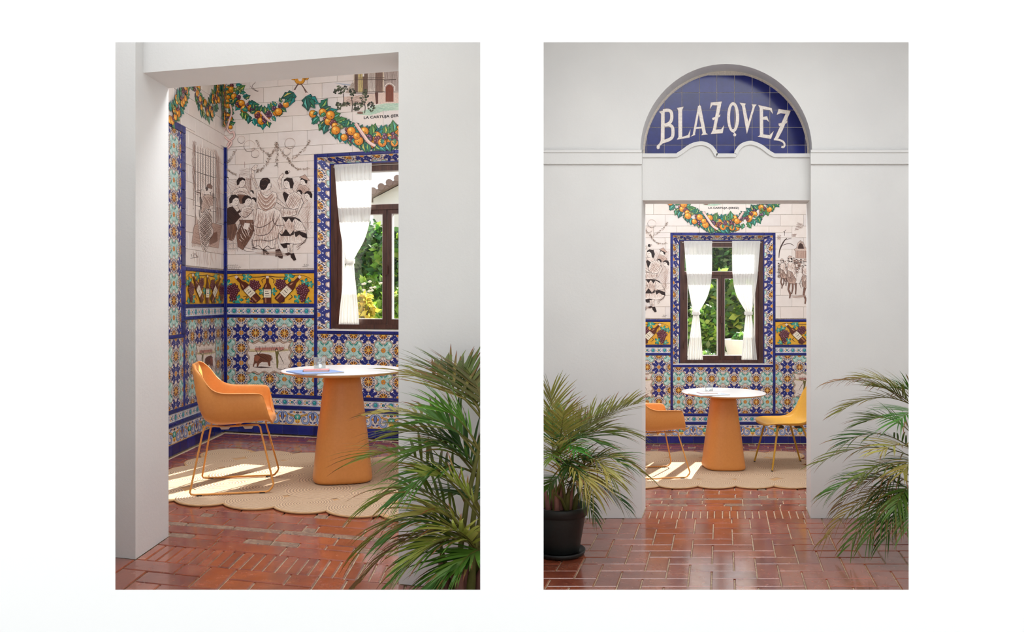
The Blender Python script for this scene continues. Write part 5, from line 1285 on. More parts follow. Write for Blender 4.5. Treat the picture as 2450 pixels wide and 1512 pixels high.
# ================================================================== RUGS
RUG_T = 0.014
def make_rug(P, z, label):
    S0, T0, DS, DT, NS, NT_ = -0.63, 1.08, 0.345, 0.324, 6, 5
    c = P(S0 + DS * NS / 2, T0 + DT * NT_ / 2); root = empty('rug', (c.x, c.y, z)); tag(root, label, 'rug')
    def Q(s, t, h): p = P(s, t); return (p.x - c.x, p.y - c.y, h)
    R = 0.212
    # scalloped ground layer: outline is the union of the rim coils
    def arc_pts(cx, cy, a0, a1, n=9): return [(cx + R * math.cos(a0 + (a1 - a0) * k / n), cy + R * math.sin(a0 + (a1 - a0) * k / n)) for k in range(n + 1)]
    hs, ht = math.asin(min(1, DS / 2 / R)), math.asin(min(1, DT / 2 / R)); out = []
    cs = [S0 + DS * (i + 0.5) for i in range(NS)]; ct = [T0 + DT * (j + 0.5) for j in range(NT_)]
    ib, jb = R * math.cos(hs), R * math.cos(ht)
    for s in cs: out += arc_pts(s, T0 + ib, -PI / 2 - hs, -PI / 2 + hs)
    for t in ct: out += arc_pts(S0 + DS * NS - jb, t, -ht, ht)
    for s in cs[::-1]: out += arc_pts(s, T0 + DT * NT_ - ib, PI / 2 - hs, PI / 2 + hs)
    for t in ct[::-1]: out += arc_pts(S0 + jb, t, PI - ht, PI + ht)
    mb = MB(); n = len(out); a = [Q(s, t, RUG_T * 0.72) for s, t in out]; b = [Q(s, t, 0.0005) for s, t in out]
    mb.add(a, [tuple(range(n))], 0); mb.add(b, [tuple(range(n))[::-1]], 0)
    for i in range(n): j = (i + 1) % n; mb.add([a[i], b[i], b[j], a[j]], [(0, 1, 2, 3)], 0)
    mb.build('ground_layer', M['jute_edge'], root)
    mb = MB(); mb.tube([Q(s, t, RUG_T * 0.55) for s, t in out + out[:1]], 0.0065, 6, cap=False); mb.build('edge_cord', M['jute_edge'], root)
    # coils of braid: slightly domed discs, each its own part
    o = P(0, 0); q = lambda s, t, h: (P(s, t) - o).x
    mb = MB(); N = 28; rings = []
    for r, h in ((0.004, 0.0046), (0.07, 0.0045), (0.14, 0.0042), (0.19, 0.0036), (0.205, 0.002), (0.208, 0.0)):
        rings.append([tuple((P(r * math.cos(2 * PI * k / N), r * math.sin(2 * PI * k / N)) - o)[i_] if i_ < 2 else h for i_ in range(3)) for k in range(N + 1)])
    mb.grid(rings); mb.add(rings[0][:-1], [tuple(range(N))]); me = mb.mesh('coil', [M['jute']])
    rnd = random.Random(2)
    for j in range(NT_):
        for i in range(NS):
            s = cs[i]; t = ct[j]
            if i == 0: s = S0 + jb
            if i == NS - 1: s = S0 + DS * NS - jb
            if j == 0: t = T0 + ib
            if j == NT_ - 1: t = T0 + DT * NT_ - ib
            p = Q(s, t, RUG_T * 0.70 + 0.0006 * ((i * 7 + j * 3) % 5)); co = place('coil', me, root, p)
            if 0 < i < NS - 1 and 0 < j < NT_ - 1: co.scale = (1.22, 1.22, 1.0)
    return root
make_rug(LF, ZL, 'round-edged braided jute rug in the left room under the armchair')
make_rug(RF, ZR, 'round-edged braided jute rug in the right room under two chairs')
RT = RUG_T + 0.0036    # top of the rug above the floor

# ================================================================== TABLES AND WHAT LIES ON THEM
def make_table(loc, rz, label):
    root = empty('pedestal_table', loc, rz); tag(root, label, 'table')
    mb = MB(); N = 48
    prof = [(0.0, 0.002, 3.6), (0.185, 0.002, 3.6), (0.196, 0.008, 3.6), (0.200, 0.022, 3.6), (0.198, 0.045, 3.5), (0.190, 0.12, 3.2), (0.172, 0.30, 2.8), (0.150, 0.48, 2.4), (0.128, 0.66, 2.1), (0.120, 0.728, 2.0), (0.0, 0.728, 2.0)]
    rows = []
    for (r, z, e) in prof:
        row = []
        for k in range(N + 1):
            a = 2 * PI * k / N; ca, sa = math.cos(a), math.sin(a)
            d = (abs(ca) ** e + abs(sa) ** e) ** (-1 / e); row.append((r * d * ca, r * d * sa, z))
        rows.append(row)
    mb.grid(rows); mb.build('pedestal', M['orange'], root)
    mb = MB(); mb.lathe([(0.0, 0.0), (0.178, 0.0), (0.178, 0.006)], 40); mb.build('foot_ring', M['black'], root)
    mb = MB(); mb.lathe([(0.0, 0.7285), (0.352, 0.7285), (0.395, 0.738), (0.409, 0.744), (0.409, 0.7485), (0.0, 0.7485)], 72); mb.build('under_board', M['table_edge'], root)
    mb = MB(); mb.lathe([(0.0, 0.7487), (0.4095, 0.7487), (0.411, 0.7510), (0.409, 0.7545), (0.404, 0.756), (0.0, 0.756)], 72, smooth=False); mb.build('table_top', M['tabletop'], root)
    return root
TB_L = Vector((-1.170, 5.77, ZL + RT)); TB_R = Vector((2.118, 8.38, ZR + RT))
make_table(TB_L, math.radians(14), 'round white-topped table with flared orange pedestal beside a single armchair, left room')
make_table(TB_R, 0.0, 'round white-topped table with flared orange pedestal between two chairs, right room')
TT = 0.7562
def tumbler(loc, label):
    root = empty('tumbler', loc); tag(root, label, 'glass')
    mb = MB(); mb.lathe([(0.0, 0.0), (0.037, 0.0), (0.039, 0.004), (0.0425, 0.082), (0.0415, 0.084), (0.040, 0.082), (0.0365, 0.010), (0.0, 0.008)], 32); mb.build('body', M['glass'], root)
    mb = MB(); mb.lathe([(0.0, 0.0084), (0.0358, 0.0104), (0.0385, 0.055), (0.0, 0.055)], 32); mb.build('water', M['water'], root)
def booklet(name, loc, rz, L, W, T, cover, label, cat, title=None, z0=0.0):
    root = empty(name, loc, rz); tag(root, label, cat)
    def bx(nm, x0, x1, y0, y1, a, b, mat):
        mb = MB(); mb.box(x0, x1, y0, y1, a, b); return mb.build(nm, M[mat], root)
    c = 0.0012
    bx('back_cover', -L / 2, L / 2, -W / 2, W / 2, 0, c, cover); bx('pages', -L / 2 + 0.002, L / 2 - 0.002, -W / 2 + 0.002, W / 2 - 0.002, c, T - c, 'paper')
    f = bx('front_cover', -L / 2, L / 2, -W / 2, W / 2, T - c, T, cover)
    bx('spine', -L / 2 - 0.001, -L / 2 + 0.0015, -W / 2, W / 2, 0, T, 'black' if cover == 'pink_card' else cover)
    if title:
        for k in range(3):
            mb = MB(); mb.box(-0.02 + 0.018 * k, -0.008 + 0.018 * k, -0.014 + 0.012 * k, -0.004 + 0.014 * k, T, T + 0.0003); mb.build('cover_mark', M['ink'], f)
# left table: blue folder, pink notebook, glass
def on_l(x, y): return px(x, y, 5.77).x
booklet('folder', TB_L + Vector((-0.13, -0.25, TT)), math.radians(36), 0.28, 0.30, 0.008, 'blue_card', 'pale blue folder lying under the pink notebook on the left table', 'folder')
booklet('notebook', TB_L + Vector((-0.125, -0.235, TT + 0.0082)), math.radians(10), 0.165, 0.12, 0.010, 'pink_card', 'pink notebook with dark marks on the blue folder', 'notebook', True)
tumbler(TB_L + Vector((-0.152, -0.02, TT)), 'clear tumbler of water behind the pink notebook on the left table')
booklet('folder', TB_R + Vector((-0.20, -0.235, TT)), math.radians(18), 0.32, 0.24, 0.008, 'grey_card', 'pale grey folder lying on the right room table', 'folder')
booklet('notebook', TB_R + Vector((-0.205, -0.19, TT + 0.0082)), math.radians(16), 0.17, 0.12, 0.008, 'pale_pink_card', 'pale pink notebook lying on the grey folder', 'notebook', True)
tumbler(TB_R + Vector((-0.146, -0.01, TT)), 'clear tumbler of water behind the pale pink notebook on the right table')

# ================================================================== CHAIRS
def curve_at(keys, v):
    if v <= keys[0][0]: return keys[0][1:]
    for i in range(len(keys) - 1):
        a, b = keys[i], keys[i + 1]
        if v <= b[0]:
            p0 = keys[max(i - 1, 0)]; p3 = keys[min(i + 2, len(keys) - 1)]; h = b[0] - a[0]; t = (v - a[0]) / h; out = []
            for j in range(1, len(a)):
                m0 = (b[j] - p0[j]) / max(1e-6, b[0] - p0[0]); m1 = (p3[j] - a[j]) / max(1e-6, p3[0] - a[0])
                t2, t3 = t * t, t * t * t
                out.append((2 * t3 - 3 * t2 + 1) * a[j] + (t3 - 2 * t2 + t) * h * m0 + (-2 * t3 + 3 * t2) * b[j] + (t3 - t2) * h * m1)
            return tuple(out)
    return keys[-1][1:]
def shell_grid(PK, RK, WK, FK=None, nv=44, nq=16, pw=3.0, lat=0.72):
    """P = centre line (x, z), R = rim line (x, z), W = half width along the shell; returns rows from front edge to back top"""
    rows = []
    for i in range(nv + 1):
        v = i / nv; P_, R_ = curve_at(PK, v), curve_at(RK, v); W_, = curve_at(WK, v); fl_ = curve_at(FK, v)[0] if FK else 0
        half = []
        for k in range(nq + 1):
            q = k / nq; x = P_[0] + (R_[0] - P_[0]) * q ** pw; z = P_[1] + (R_[1] - P_[1]) * q ** pw
            half.append((x, W_ * math.sin(q * PI / 2) ** lat if q > 0 else 0.0, z))
        if FK: half.append((half[-1][0], W_ + fl_, half[-1][2] - 0.002 - 0.1 * fl_))
        rows.append([(x, -y, z) for (x, y, z) in half[:0:-1]] + half)
    return rows
def finish_shell(mb, name, mat, parent, th):
    o = mb.build(name, mat, parent)
    md = o.modifiers.new('thickness', 'SOLIDIFY'); md.thickness = th; md.offset = -1.0
    md = o.modifiers.new('smooth', 'SUBSURF'); md.levels = 1; md.render_levels = 1
    return o
def armchair(loc, rz, label):
    root = empty('armchair', loc, rz); tag(root, label, 'chair')
    PK = [(0, 0.272, 0.428), (0.06, 0.252, 0.452), (0.15, 0.19, 0.458), (0.32, 0.04, 0.446), (0.48, -0.09, 0.442), (0.60, -0.170, 0.468), (0.70, -0.212, 0.540), (0.82, -0.238, 0.650), (0.93, -0.258, 0.765), (1.0, -0.272, 0.822)]
    RK = [(0, 0.262, 0.434), (0.035, 0.238, 0.470), (0.07, 0.226, 0.545), (0.105, 0.216, 0.612), (0.14, 0.198, 0.636), (0.19, 0.168, 0.644), (0.32, 0.060, 0.648), (0.45, -0.055, 0.652), (0.56, -0.118, 0.672), (0.68, -0.165, 0.715), (0.80, -0.200, 0.765), (0.92, -0.238, 0.806), (1.0, -0.268, 0.820)]
    WK = [(0, 0.175), (0.04, 0.215), (0.08, 0.245), (0.16, 0.268), (0.45, 0.276), (0.56, 0.262), (0.68, 0.240), (0.8, 0.216), (0.92, 0.176), (1.0, 0.110)]
    FK = [(0, 0.0), (0.10, 0.004), (0.18, 0.016), (0.5, 0.018), (0.62, 0.010), (0.8, 0.004), (1.0, 0.0)]
    mb = MB(); mb.grid(shell_grid(PK, RK, WK, FK, nv=56, nq=20, pw=4.6, lat=0.60)); finish_shell(mb, 'seat_shell', M['orange'], root, 0.009)
    for sg in (-1, 1):
        y = sg
        pts = [(-0.045, y * 0.165, 0.418), (-0.10, y * 0.176, 0.424), (-0.165, y * 0.190, 0.432), (-0.182, y * 0.196, 0.420), (-0.195, y * 0.202, 0.38), (-0.262, y * 0.256, 0.045), (-0.266, y * 0.260, 0.024), (-0.258, y * 0.262, 0.011), (-0.235, y * 0.262, 0.0072), (0.0, y * 0.262, 0.0072),
               (0.232, y * 0.262, 0.0072), (0.250, y * 0.262, 0.012), (0.272, y * 0.260, 0.036), (0.279, y * 0.258, 0.055), (0.192, y * 0.200, 0.385), (0.186, y * 0.196, 0.414), (0.170, y * 0.188, 0.426), (0.125, y * 0.176, 0.426), (0.09, y * 0.168, 0.424)]
        mb = MB(); mb.tube(pts, 0.0066, 10); sl = mb.build('sled_leg', M['orange_metal'], root)
        mb = MB(); mb.tube([(-0.05, y * 0.165, 0.418), (0.10, y * 0.165, 0.424)], 0.0064, 8); mb.build('side_rail', M['orange_metal'], root)
        for x in (-0.205, 0.205):
            mb = MB(); mb.box(x - 0.018, x + 0.018, y * 0.262 - 0.008, y * 0.262 + 0.008, 0.0002, 0.0060); mb.build('floor_glide', M['black'], sl)
        for x in (-0.05, 0.105):
            mb = MB(); mb.add([(x - 0.035, y * 0.165 - 0.02, 0.419), (x + 0.035, y * 0.165 - 0.02, 0.419), (x + 0.035, y * 0.165 + 0.02, 0.419), (x - 0.035, y * 0.165 + 0.02, 0.419), (x - 0.024, y * 0.165 - 0.016, 0.402), (x + 0.024, y * 0.165 - 0.016, 0.402), (x + 0.024, y * 0.165 + 0.016, 0.402), (x - 0.024, y * 0.165 + 0.016, 0.402)],
                          [(0, 1, 2, 3), (7, 6, 5, 4), (0, 4, 5, 1), (1, 5, 6, 2), (2, 6, 7, 3), (3, 7, 4, 0)]); mb.build('seat_clip', M['clip'], root)
    mb = MB(); mb.box(-0.012 + 0.03, 0.012 + 0.03, -0.165, 0.165, 0.414, 0.426); mb.build('cross_bar', M['orange_metal'], root)
    return root
armchair((-1.838, 5.56, ZL + RT), math.radians(12), 'orange armchair with sled base standing alone beside the table, left room').scale = (0.93, 0.97, 1.0)
armchair((1.362, 8.10, ZR + RT), math.radians(9), 'orange armchair with sled base half hidden by the doorway, right room')
def side_chair(loc, rz, label):
    root = empty('side_chair', loc, rz); tag(root, label, 'chair')
    PK = [(0, 0.255, 0.425), (0.05, 0.240, 0.448), (0.14, 0.18, 0.456), (0.32, 0.03, 0.440), (0.47, -0.10, 0.436), (0.58, -0.180, 0.462), (0.68, -0.226, 0.535), (0.82, -0.258, 0.655), (0.93, -0.285, 0.765), (1.0, -0.300, 0.815)]
    RK = [(0, 0.225, 0.432), (0.06, 0.222, 0.452), (0.15, 0.165, 0.472), (0.32, 0.025, 0.474), (0.46, -0.080, 0.478), (0.56, -0.140, 0.505), (0.68, -0.196, 0.570), (0.82, -0.240, 0.670), (0.93, -0.276, 0.765), (1.0, -0.298, 0.808)]
    WK = [(0, 0.150), (0.05, 0.205), (0.14, 0.238), (0.32, 0.250), (0.46, 0.240), (0.58, 0.218), (0.7, 0.200), (0.82, 0.192), (0.93, 0.160), (1.0, 0.095)]
    mb = MB(); mb.grid(shell_grid(PK, RK, WK, None, pw=2.4, lat=0.8)); finish_shell(mb, 'seat_shell', M['yellow'], root, 0.009)
    for sx, sy in ((1, 1), (1, -1), (-1, 1), (-1, -1)):
        top = (0.135, 0.165, 0.428) if sx > 0 else (-0.115, 0.160, 0.424); ft = (0.222, 0.242, 0.004) if sx > 0 else (-0.262, 0.232, 0.004)
        mb = MB(); mb.tube([(top[0] * (0.6), sy * top[1] * 0.7, top[2] - 0.002), (top[0], sy * top[1], top[2]), (top[0] + (ft[0] - top[0]) * 0.06, sy * (top[1] + 0.006), top[2] - 0.02), (ft[0], sy * ft[1], ft[2])], [0.009, 0.0105, 0.0105, 0.0082], 10); lg = mb.build('leg', M['yellow_metal'], root)
        mb = MB(); mb.tube([(ft[0], sy * ft[1], 0.0004), (ft[0], sy * ft[1], 0.010)], 0.0096, 10); mb.build('foot_cap', M['black'], lg)
        mb = MB(); mb.box(top[0] * 0.75 - 0.03, top[0] * 0.75 + 0.03, sy * 0.135 - 0.02, sy * 0.135 + 0.02, 0.405, 0.430); mb.build('seat_clip', M['black'], root)
    mb = MB(); mb.tube([(-0.10, -0.10, 0.420), (-0.10, 0.10, 0.420)], 0.008, 8); mb.tube([(0.10, -0.10, 0.420), (0.10, 0.10, 0.420)], 0.008, 8); mb.build('cross_bar', M['yellow_metal'], root)
    return root
side_chair((2.752, 8.44, ZR + RT), math.radians(184), 'yellow side chair on four thin legs opposite the orange armchair')
# ================================================================== POTTED PALMS
LEAFC = [(74, 98, 30), (96, 112, 36), (128, 128, 48), (60, 84, 30), (150, 140, 64), (110, 104, 40)]
def bez(a, b, c, t): return a * ((1 - t) ** 2) + b * (2 * t * (1 - t)) + c * (t * t)
def frond(base, tip, arch, n, L, W, rnd, tone=None, roll=0.0, tips=0.35, start=0.22, droop=0.35):
    """one feather leaf; returns a mesh builder in the same frame as base"""
    mb = MB(); base, tip = Vector(base), Vector(tip); mid = (base + tip) / 2 + UP * arch
    N = 20; path = [bez(base, mid, tip, k / N) for k in range(N + 1)]
    mb.tube(path, [0.0055 * (1 - 0.8 * k / N) * (W / 0.014) for k in range(N + 1)], 5, 0, col=C3((128, 118, 52)))
    tone = tone or rnd.choice(LEAFC)
    for k in range(n):
        t = start + (1 - start) * (k + 0.5) / n
        p = bez(base, mid, tip, t); tg = (bez(base, mid, tip, min(1, t + 0.02)) - bez(base, mid, tip, t - 0.02)).normalized()
        sd = tg.cross(UP)
        if sd.length < 0.1: sd = Vector((1, 0, 0))
        sd.normalize(); nn = sd.cross(tg).normalized()
        sd = sd * math.cos(roll) + nn * math.sin(roll); nn = tg.cross(sd) * -1
        for sg in (-1, 1):
            a = math.radians(62 - 40 * t + rnd.uniform(-7, 7)); ll = L * (0.55 + 0.75 * math.sin(PI * (0.12 + 0.80 * t))) * rnd.uniform(0.85, 1.12)
            d = (tg * math.cos(a) + sd * sg * math.sin(a) + nn * rnd.uniform(0.05, 0.30)).normalized()
            jt = rnd.uniform(-16, 16); c0 = [max(0, min(255, v + jt + rnd.uniform(-6, 6))) for v in (tone[0] * 1.07 + 5, tone[1] * 1.15 + 8, tone[2] * 1.10 + 6)]; brown = rnd.random() < tips
            pts = []; q = Vector(p); dd = Vector(d); S = 5
            for s in range(S + 1):
                pts.append(Vector(q)); dd = (dd - UP * (droop * 0.26 * (0.4 + s / S))).normalized(); q = q + dd * (ll / S)
            wv = dd.cross(UP)
            wv = (tg - d * tg.dot(d))
            if wv.length < 1e-3: wv = sd
            wv.normalize(); prof = (0.55, 1.0, 0.95, 0.75, 0.45, 0.06)
            vs_ = []
            for s in range(S + 1):
                hw = W * 0.5 * prof[s]; vs_ += [pts[s] - wv * hw, pts[s] + wv * hw]
            for s in range(S):
                cc = c0
                if brown and s >= 3: cc = (150, 92, 58) if s == 4 else (138, 112, 56)
                mb.add([vs_[2 * s], vs_[2 * s + 1], vs_[2 * s + 3], vs_[2 * s + 2]], [(0, 1, 2, 3)], 0, C3(cc), True)
    return mb
def potted_palm(loc, pot_r, pot_h, fronds, label, L, W, seed, n=26, sheath=True, xlim=None, crowns=None):
    root = empty('potted_palm', loc); tag(root, label, 'plant'); rnd = random.Random(seed); r = pot_r; h = pot_h
    mb = MB(); mb.lathe([(0, 0.028), (r * 0.70, 0.028), (r * 0.72, 0.034), (r * 0.93, h * 0.80), (r * 0.93, h * 0.81), (r, h * 0.82), (r * 1.01, h * 0.985), (r * 0.995, h), (r * 0.93, h), (r * 0.91, h * 0.86), (0, h * 0.86)], 40); pot = mb.build('pot', M['pot'], root)
    mb = MB(); mb.lathe([(0, 0.001), (r * 0.80, 0.001), (r * 0.90, 0.012), (r * 0.94, 0.034), (r * 0.91, 0.036), (r * 0.86, 0.018), (0, 0.014)], 40); mb.build('saucer', M['pot'], root)
    mb = MB(); mb.lathe([(r * 0.92, h * 0.88), (r * 0.5, h * 0.91), (0.0, h * 0.92)], 28); mb.build('soil', M['soil'], root)
    if sheath:
        for k in range(14):
            a = 2 * PI * k / 14 + rnd.uniform(-0.2, 0.2); d = r * rnd.uniform(0.1, 0.55); x, y = d * math.cos(a), d * math.sin(a)
            mb = MB(); mb.tube([(x, y, h * 0.86), (x * 1.15, y * 1.15, h + 0.05), (x * 1.5, y * 1.5, h + rnd.uniform(0.10, 0.18))], [0.020, 0.018, 0.003], 6); mb.build('leaf_sheath', M['sheath'] if k % 3 else M['stem'], root)
    off = Vector(loc)
    for c in (crowns or []):
        d = Vector(c) - off; a = rnd.uniform(0, 2 * PI); x, y = r * 0.35 * math.cos(a), r * 0.35 * math.sin(a)
        mb = MB(); mb.tube([(x, y, h * 0.86), (x * 0.6 + d.x * 0.4, y * 0.6 + d.y * 0.4, h * 0.5 + d.z * 0.5), tuple(d)], [0.012, 0.010, 0.006], 7); mb.build('cane', M['stem'], root)
    for (tip, arch, sc, kw) in fronds:
        a = rnd.uniform(0, 2 * PI); d = r * 0.35 * math.sqrt(rnd.random()); b = Vector((d * math.cos(a), d * math.sin(a), h * 0.88))
        kw = dict(kw); nn = kw.pop('n', n)
        if crowns:
            tp_ = Vector(tip); cr = min(crowns, key=lambda c: abs((Vector(c) - tp_).z + 0.12) + 0.25 * rnd.random())
            b = Vector(cr) - off + Vector((rnd.uniform(-0.02, 0.02), rnd.uniform(-0.02, 0.02), rnd.uniform(-0.02, 0.02)))
        mb = frond(b, Vector(tip) - off, arch, nn, L * sc, W * (0.8 + 0.2 * sc), rnd, **kw)
        if xlim:      # leaves are pressed flat where they meet a wall
            x0, x1, y0, y1, z0 = xlim
            mb.v = [(min(max(x, x0 - off.x), x1 - off.x), min(max(y, y0 - off.y), y1 - off.y), max(z, z0 - off.z)) for x, y, z in mb.v]
        mb.build('frond', M['leaf'], root)
    return root
O1, O2, O3, G1, G2 = (150, 128, 66), (176, 152, 84), (134, 118, 58), (52, 80, 30), (72, 104, 40)
BR = (150, 98, 62)
# -- left room: palm at the right edge of the opening, pot below the sill
def p_(x, y, Y): return px(x, y, Y)
fl_ = []
for (x, y, Y, ar, sc, tn, dr, tp) in (
  (985, 900, 3.35, 0.10, 1.0, O1, 0.25, 0.4), (1040, 880, 3.40, 0.06, 1.05, (104, 106, 44), 0.2, 0.3), (1100, 885, 3.35, 0.04, 1.0, (96, 100, 44), 0.2, 0.5), (1135, 905, 3.30, 0.03, 0.9, (110, 96, 52), 0.2, 0.6),
  (905, 990, 3.30, 0.12, 0.8, O2, 0.35, 0.9), (945, 1040, 3.20, 0.16, 0.95, (122, 118, 50), 0.5, 0.4), (880, 1095, 3.25, 0.20, 1.05, (118, 116, 46), 0.45, 0.4), (985, 1085, 3.05, 0.16, 0.95, (92, 110, 44), 0.5, 0.2),
  (900, 1200, 3.15, 0.26, 1.05, (116, 120, 46), 0.7, 0.3), (960, 1190, 3.00, 0.16, 0.95, G2, 0.6, 0.2), (1010, 1010, 3.10, 0.10, 0.95, (84, 116, 46), 0.35, 0.2), (1060, 985, 3.00, 0.07, 0.9, (98, 128, 50), 0.3, 0.2),
  (870, 1310, 3.20, 0.28, 0.95, (112, 108, 44), 0.8, 0.6), (930, 1290, 3.05, 0.20, 0.95, G2, 0.7, 0.3), (860, 1395, 3.15, 0.24, 0.9, (126, 92, 58), 0.8, 0.9), (945, 1385, 3.00, 0.16, 0.9, (84, 116, 44), 0.7, 0.3),
  (1010, 1230, 2.98, 0.12, 0.9, O2, 0.5, 0.3), (1000, 1330, 2.96, 0.12, 0.9, (150, 142, 66), 0.5, 0.3), (1045, 1140, 2.95, 0.08, 0.85, (140, 134, 60), 0.4, 0.3), (1070, 1060, 3.20, 0.10, 0.95, G1, 0.4, 0.2), (1040, 1400, 2.94, 0.08, 0.8, G2, 0.6, 0.3), (1075, 1270, 2.93, 0.06, 0.8, (160, 146, 70), 0.5, 0.2), (1095, 1360, 2.92, 0.05, 0.7, (96, 122, 48), 0.5, 0.2), (1100, 1180, 3.25, 0.08, 0.9, (72, 100, 40), 0.4, 0.2)):
    fl_.append((p_(x, y, Y), ar, sc, dict(tone=tn, droop=dr, tips=tp)))
cr_ = [p_(1160, 1010, 3.10), p_(1150, 1090, 3.02), p_(1165, 1160, 3.15), p_(1150, 1240, 3.0), p_(1160, 1320, 3.05)]
potted_palm((-0.185, 3.06, ZL), 0.125, 0.20, fl_, 'areca palm with long arching fronds at the right edge of the left opening', 0.215, 0.0135, 5, n=15, xlim=(-0.9, -0.045, 2.86, 3.75, ZL + 0.02), crowns=cr_)
# -- right room, left palm in the black pot
fr_ = []
P1 = Vector((0.315, 5.60, ZR))
for (x, y, Y, ar, sc, tn, dr) in ((1318, 940, 5.5, 0.08, 0.9, O3, 0.3), (1350, 985, 5.2, 0.05, 0.8, O1, 0.3), (1395, 1015, 5.7, 0.06, 1.0, (112, 108, 46), 0.3), (1440, 985, 5.7, 0.05, 1.1, (120, 112, 48), 0.3), (1500, 965, 5.75, 0.06, 1.1, (124, 112, 50), 0.3), (1528, 965, 5.8, 0.12, 1.0, (112, 104, 46), 0.25), (1515, 1040, 5.6, 0.20, 1.0, (116, 112, 48), 0.5), (1535, 1130, 5.5, 0.34, 1.0, (126, 112, 52), 0.7), (1490, 1110, 5.4, 0.24, 1.0, G2, 0.6),
                                  (1455, 1130, 5.25, 0.26, 1.1, O2, 0.55), (1420, 1180, 5.2, 0.28, 1.0, O1, 0.7), (1400, 1150, 5.1, 0.22, 1.1, O2, 0.5), (1500, 1215, 5.45, 0.22, 0.9, (40, 70, 30), 0.8), (1425, 1245, 5.35, 0.20, 0.6, (60, 80, 34), 0.8), (1330, 1060, 5.1, 0.08, 0.9, O2, 0.3), (1370, 1050, 5.15, 0.10, 0.8, G1, 0.4), (1380, 1080, 5.1, 0.12, 0.8, (70, 130, 44), 0.4), (1310, 1010, 5.6, 0.08, 0.9, G2, 0.3),
                                  (1360, 1130, 5.15, 0.16, 0.9, G1, 0.4), (1310, 1170, 5.3, 0.14, 0.8, (84, 110, 44), 0.5), (1470, 1040, 5.5, 0.14, 1.0, (96, 104, 44), 0.4), (1430, 1060, 5.4, 0.14, 1.0, (74, 100, 40), 0.4), (1345, 985, 5.7, 0.06, 0.9, O3, 0.3), (1400, 1100, 5.35, 0.18, 1.0, G1, 0.5), (1470, 1150, 5.3, 0.24, 0.9, (130, 124, 54), 0.6), (1320, 1100, 5.0, 0.1, 0.8, (88, 108, 40), 0.4)):
    fr_.append((p_(x, y, Y), ar, sc, dict(tone=tn, droop=dr, tips=0.3)))
potted_palm(tuple(P1), 0.19, 0.33, fr_, 'areca palm in a round black pot with saucer beside the right doorway', 0.225, 0.0118, 8, n=17, xlim=(0.085, 1.4, 4.2, 6.44, ZR + 0.02), crowns=[p_(1330, 1090, 5.55), p_(1352, 1130, 5.45), p_(1340, 1160, 5.6), p_(1325, 1180, 5.4), p_(1362, 1170, 5.55)])
# -- right room, right palm (pot beyond the opening)
fq_ = []
for (x, y, Y, ar, sc, tn, dr, tp) in ((1985, 915, 5.75, 0.22, 0.75, BR, 0.9, 1.0), (2055, 905, 5.7, 0.16, 0.9, O1, 0.5, 0.7), (2010, 985, 5.7, 0.22, 0.9, O3, 0.4, 0.6), (2090, 925, 5.6, 0.10, 1.0, (112, 108, 46), 0.3, 0.4), (1965, 1105, 5.65, 0.24, 1.0, (110, 108, 44), 0.6, 0.5), (1985, 1180, 5.5, 0.26, 1.0, G2, 0.8, 0.4), (1975, 1290, 5.45, 0.34, 0.9, (140, 110, 54), 0.9, 0.9), (2030, 1310, 5.4, 0.32, 1.0, (84, 104, 44), 0.9, 0.4),
                                      (2075, 1290, 5.35, 0.28, 1.0, (74, 104, 44), 0.9, 0.3), (2120, 1290, 5.3, 0.30, 1.0, G1, 0.9, 0.3), (2020, 1060, 5.5, 0.26, 1.0, G1, 0.5, 0.3), (2060, 1140, 5.4, 0.26, 1.0, (112, 116, 48), 0.6, 0.3), (2110, 1080, 5.3, 0.18, 1.0, O2, 0.4, 0.3), (2150, 1010, 5.3, 0.12, 1.0, (70, 112, 44), 0.4, 0.2), (2160, 1130, 5.2, 0.14, 1.0, O1, 0.5, 0.3), (2000, 1220, 5.6, 0.36, 0.9, (120, 84, 54), 0.7, 1.0), (2070, 1010, 5.65, 0.20, 1.0, (92, 104, 42), 0.4, 0.4), (2160, 930, 5.6, 0.10, 0.9, G2, 0.3, 0.3), (2140, 1220, 5.25, 0.22, 0.9, (88, 108, 44), 0.7, 0.3), (2100, 1190, 5.5, 0.26, 1.0, (60, 84, 32), 0.7, 0.3), (2170, 1270, 5.2, 0.2, 0.9, (84, 112, 44), 0.8, 0.3)):
    fq_.append((p_(x, y, Y), ar, sc, dict(tone=tn, droop=dr, tips=tp)))
potted_palm((2.945, 5.62, ZR), 0.19, 0.33, fq_, 'areca palm with browning drooping fronds at the right edge of the right opening', 0.225, 0.0118, 12, n=17, xlim=(1.9, 3.42, 4.3, 6.44, ZR + 0.02), crowns=[p_(2215, 1000, 5.6), p_(2205, 1070, 5.5), p_(2225, 1120, 5.6), p_(2215, 1190, 5.5)])

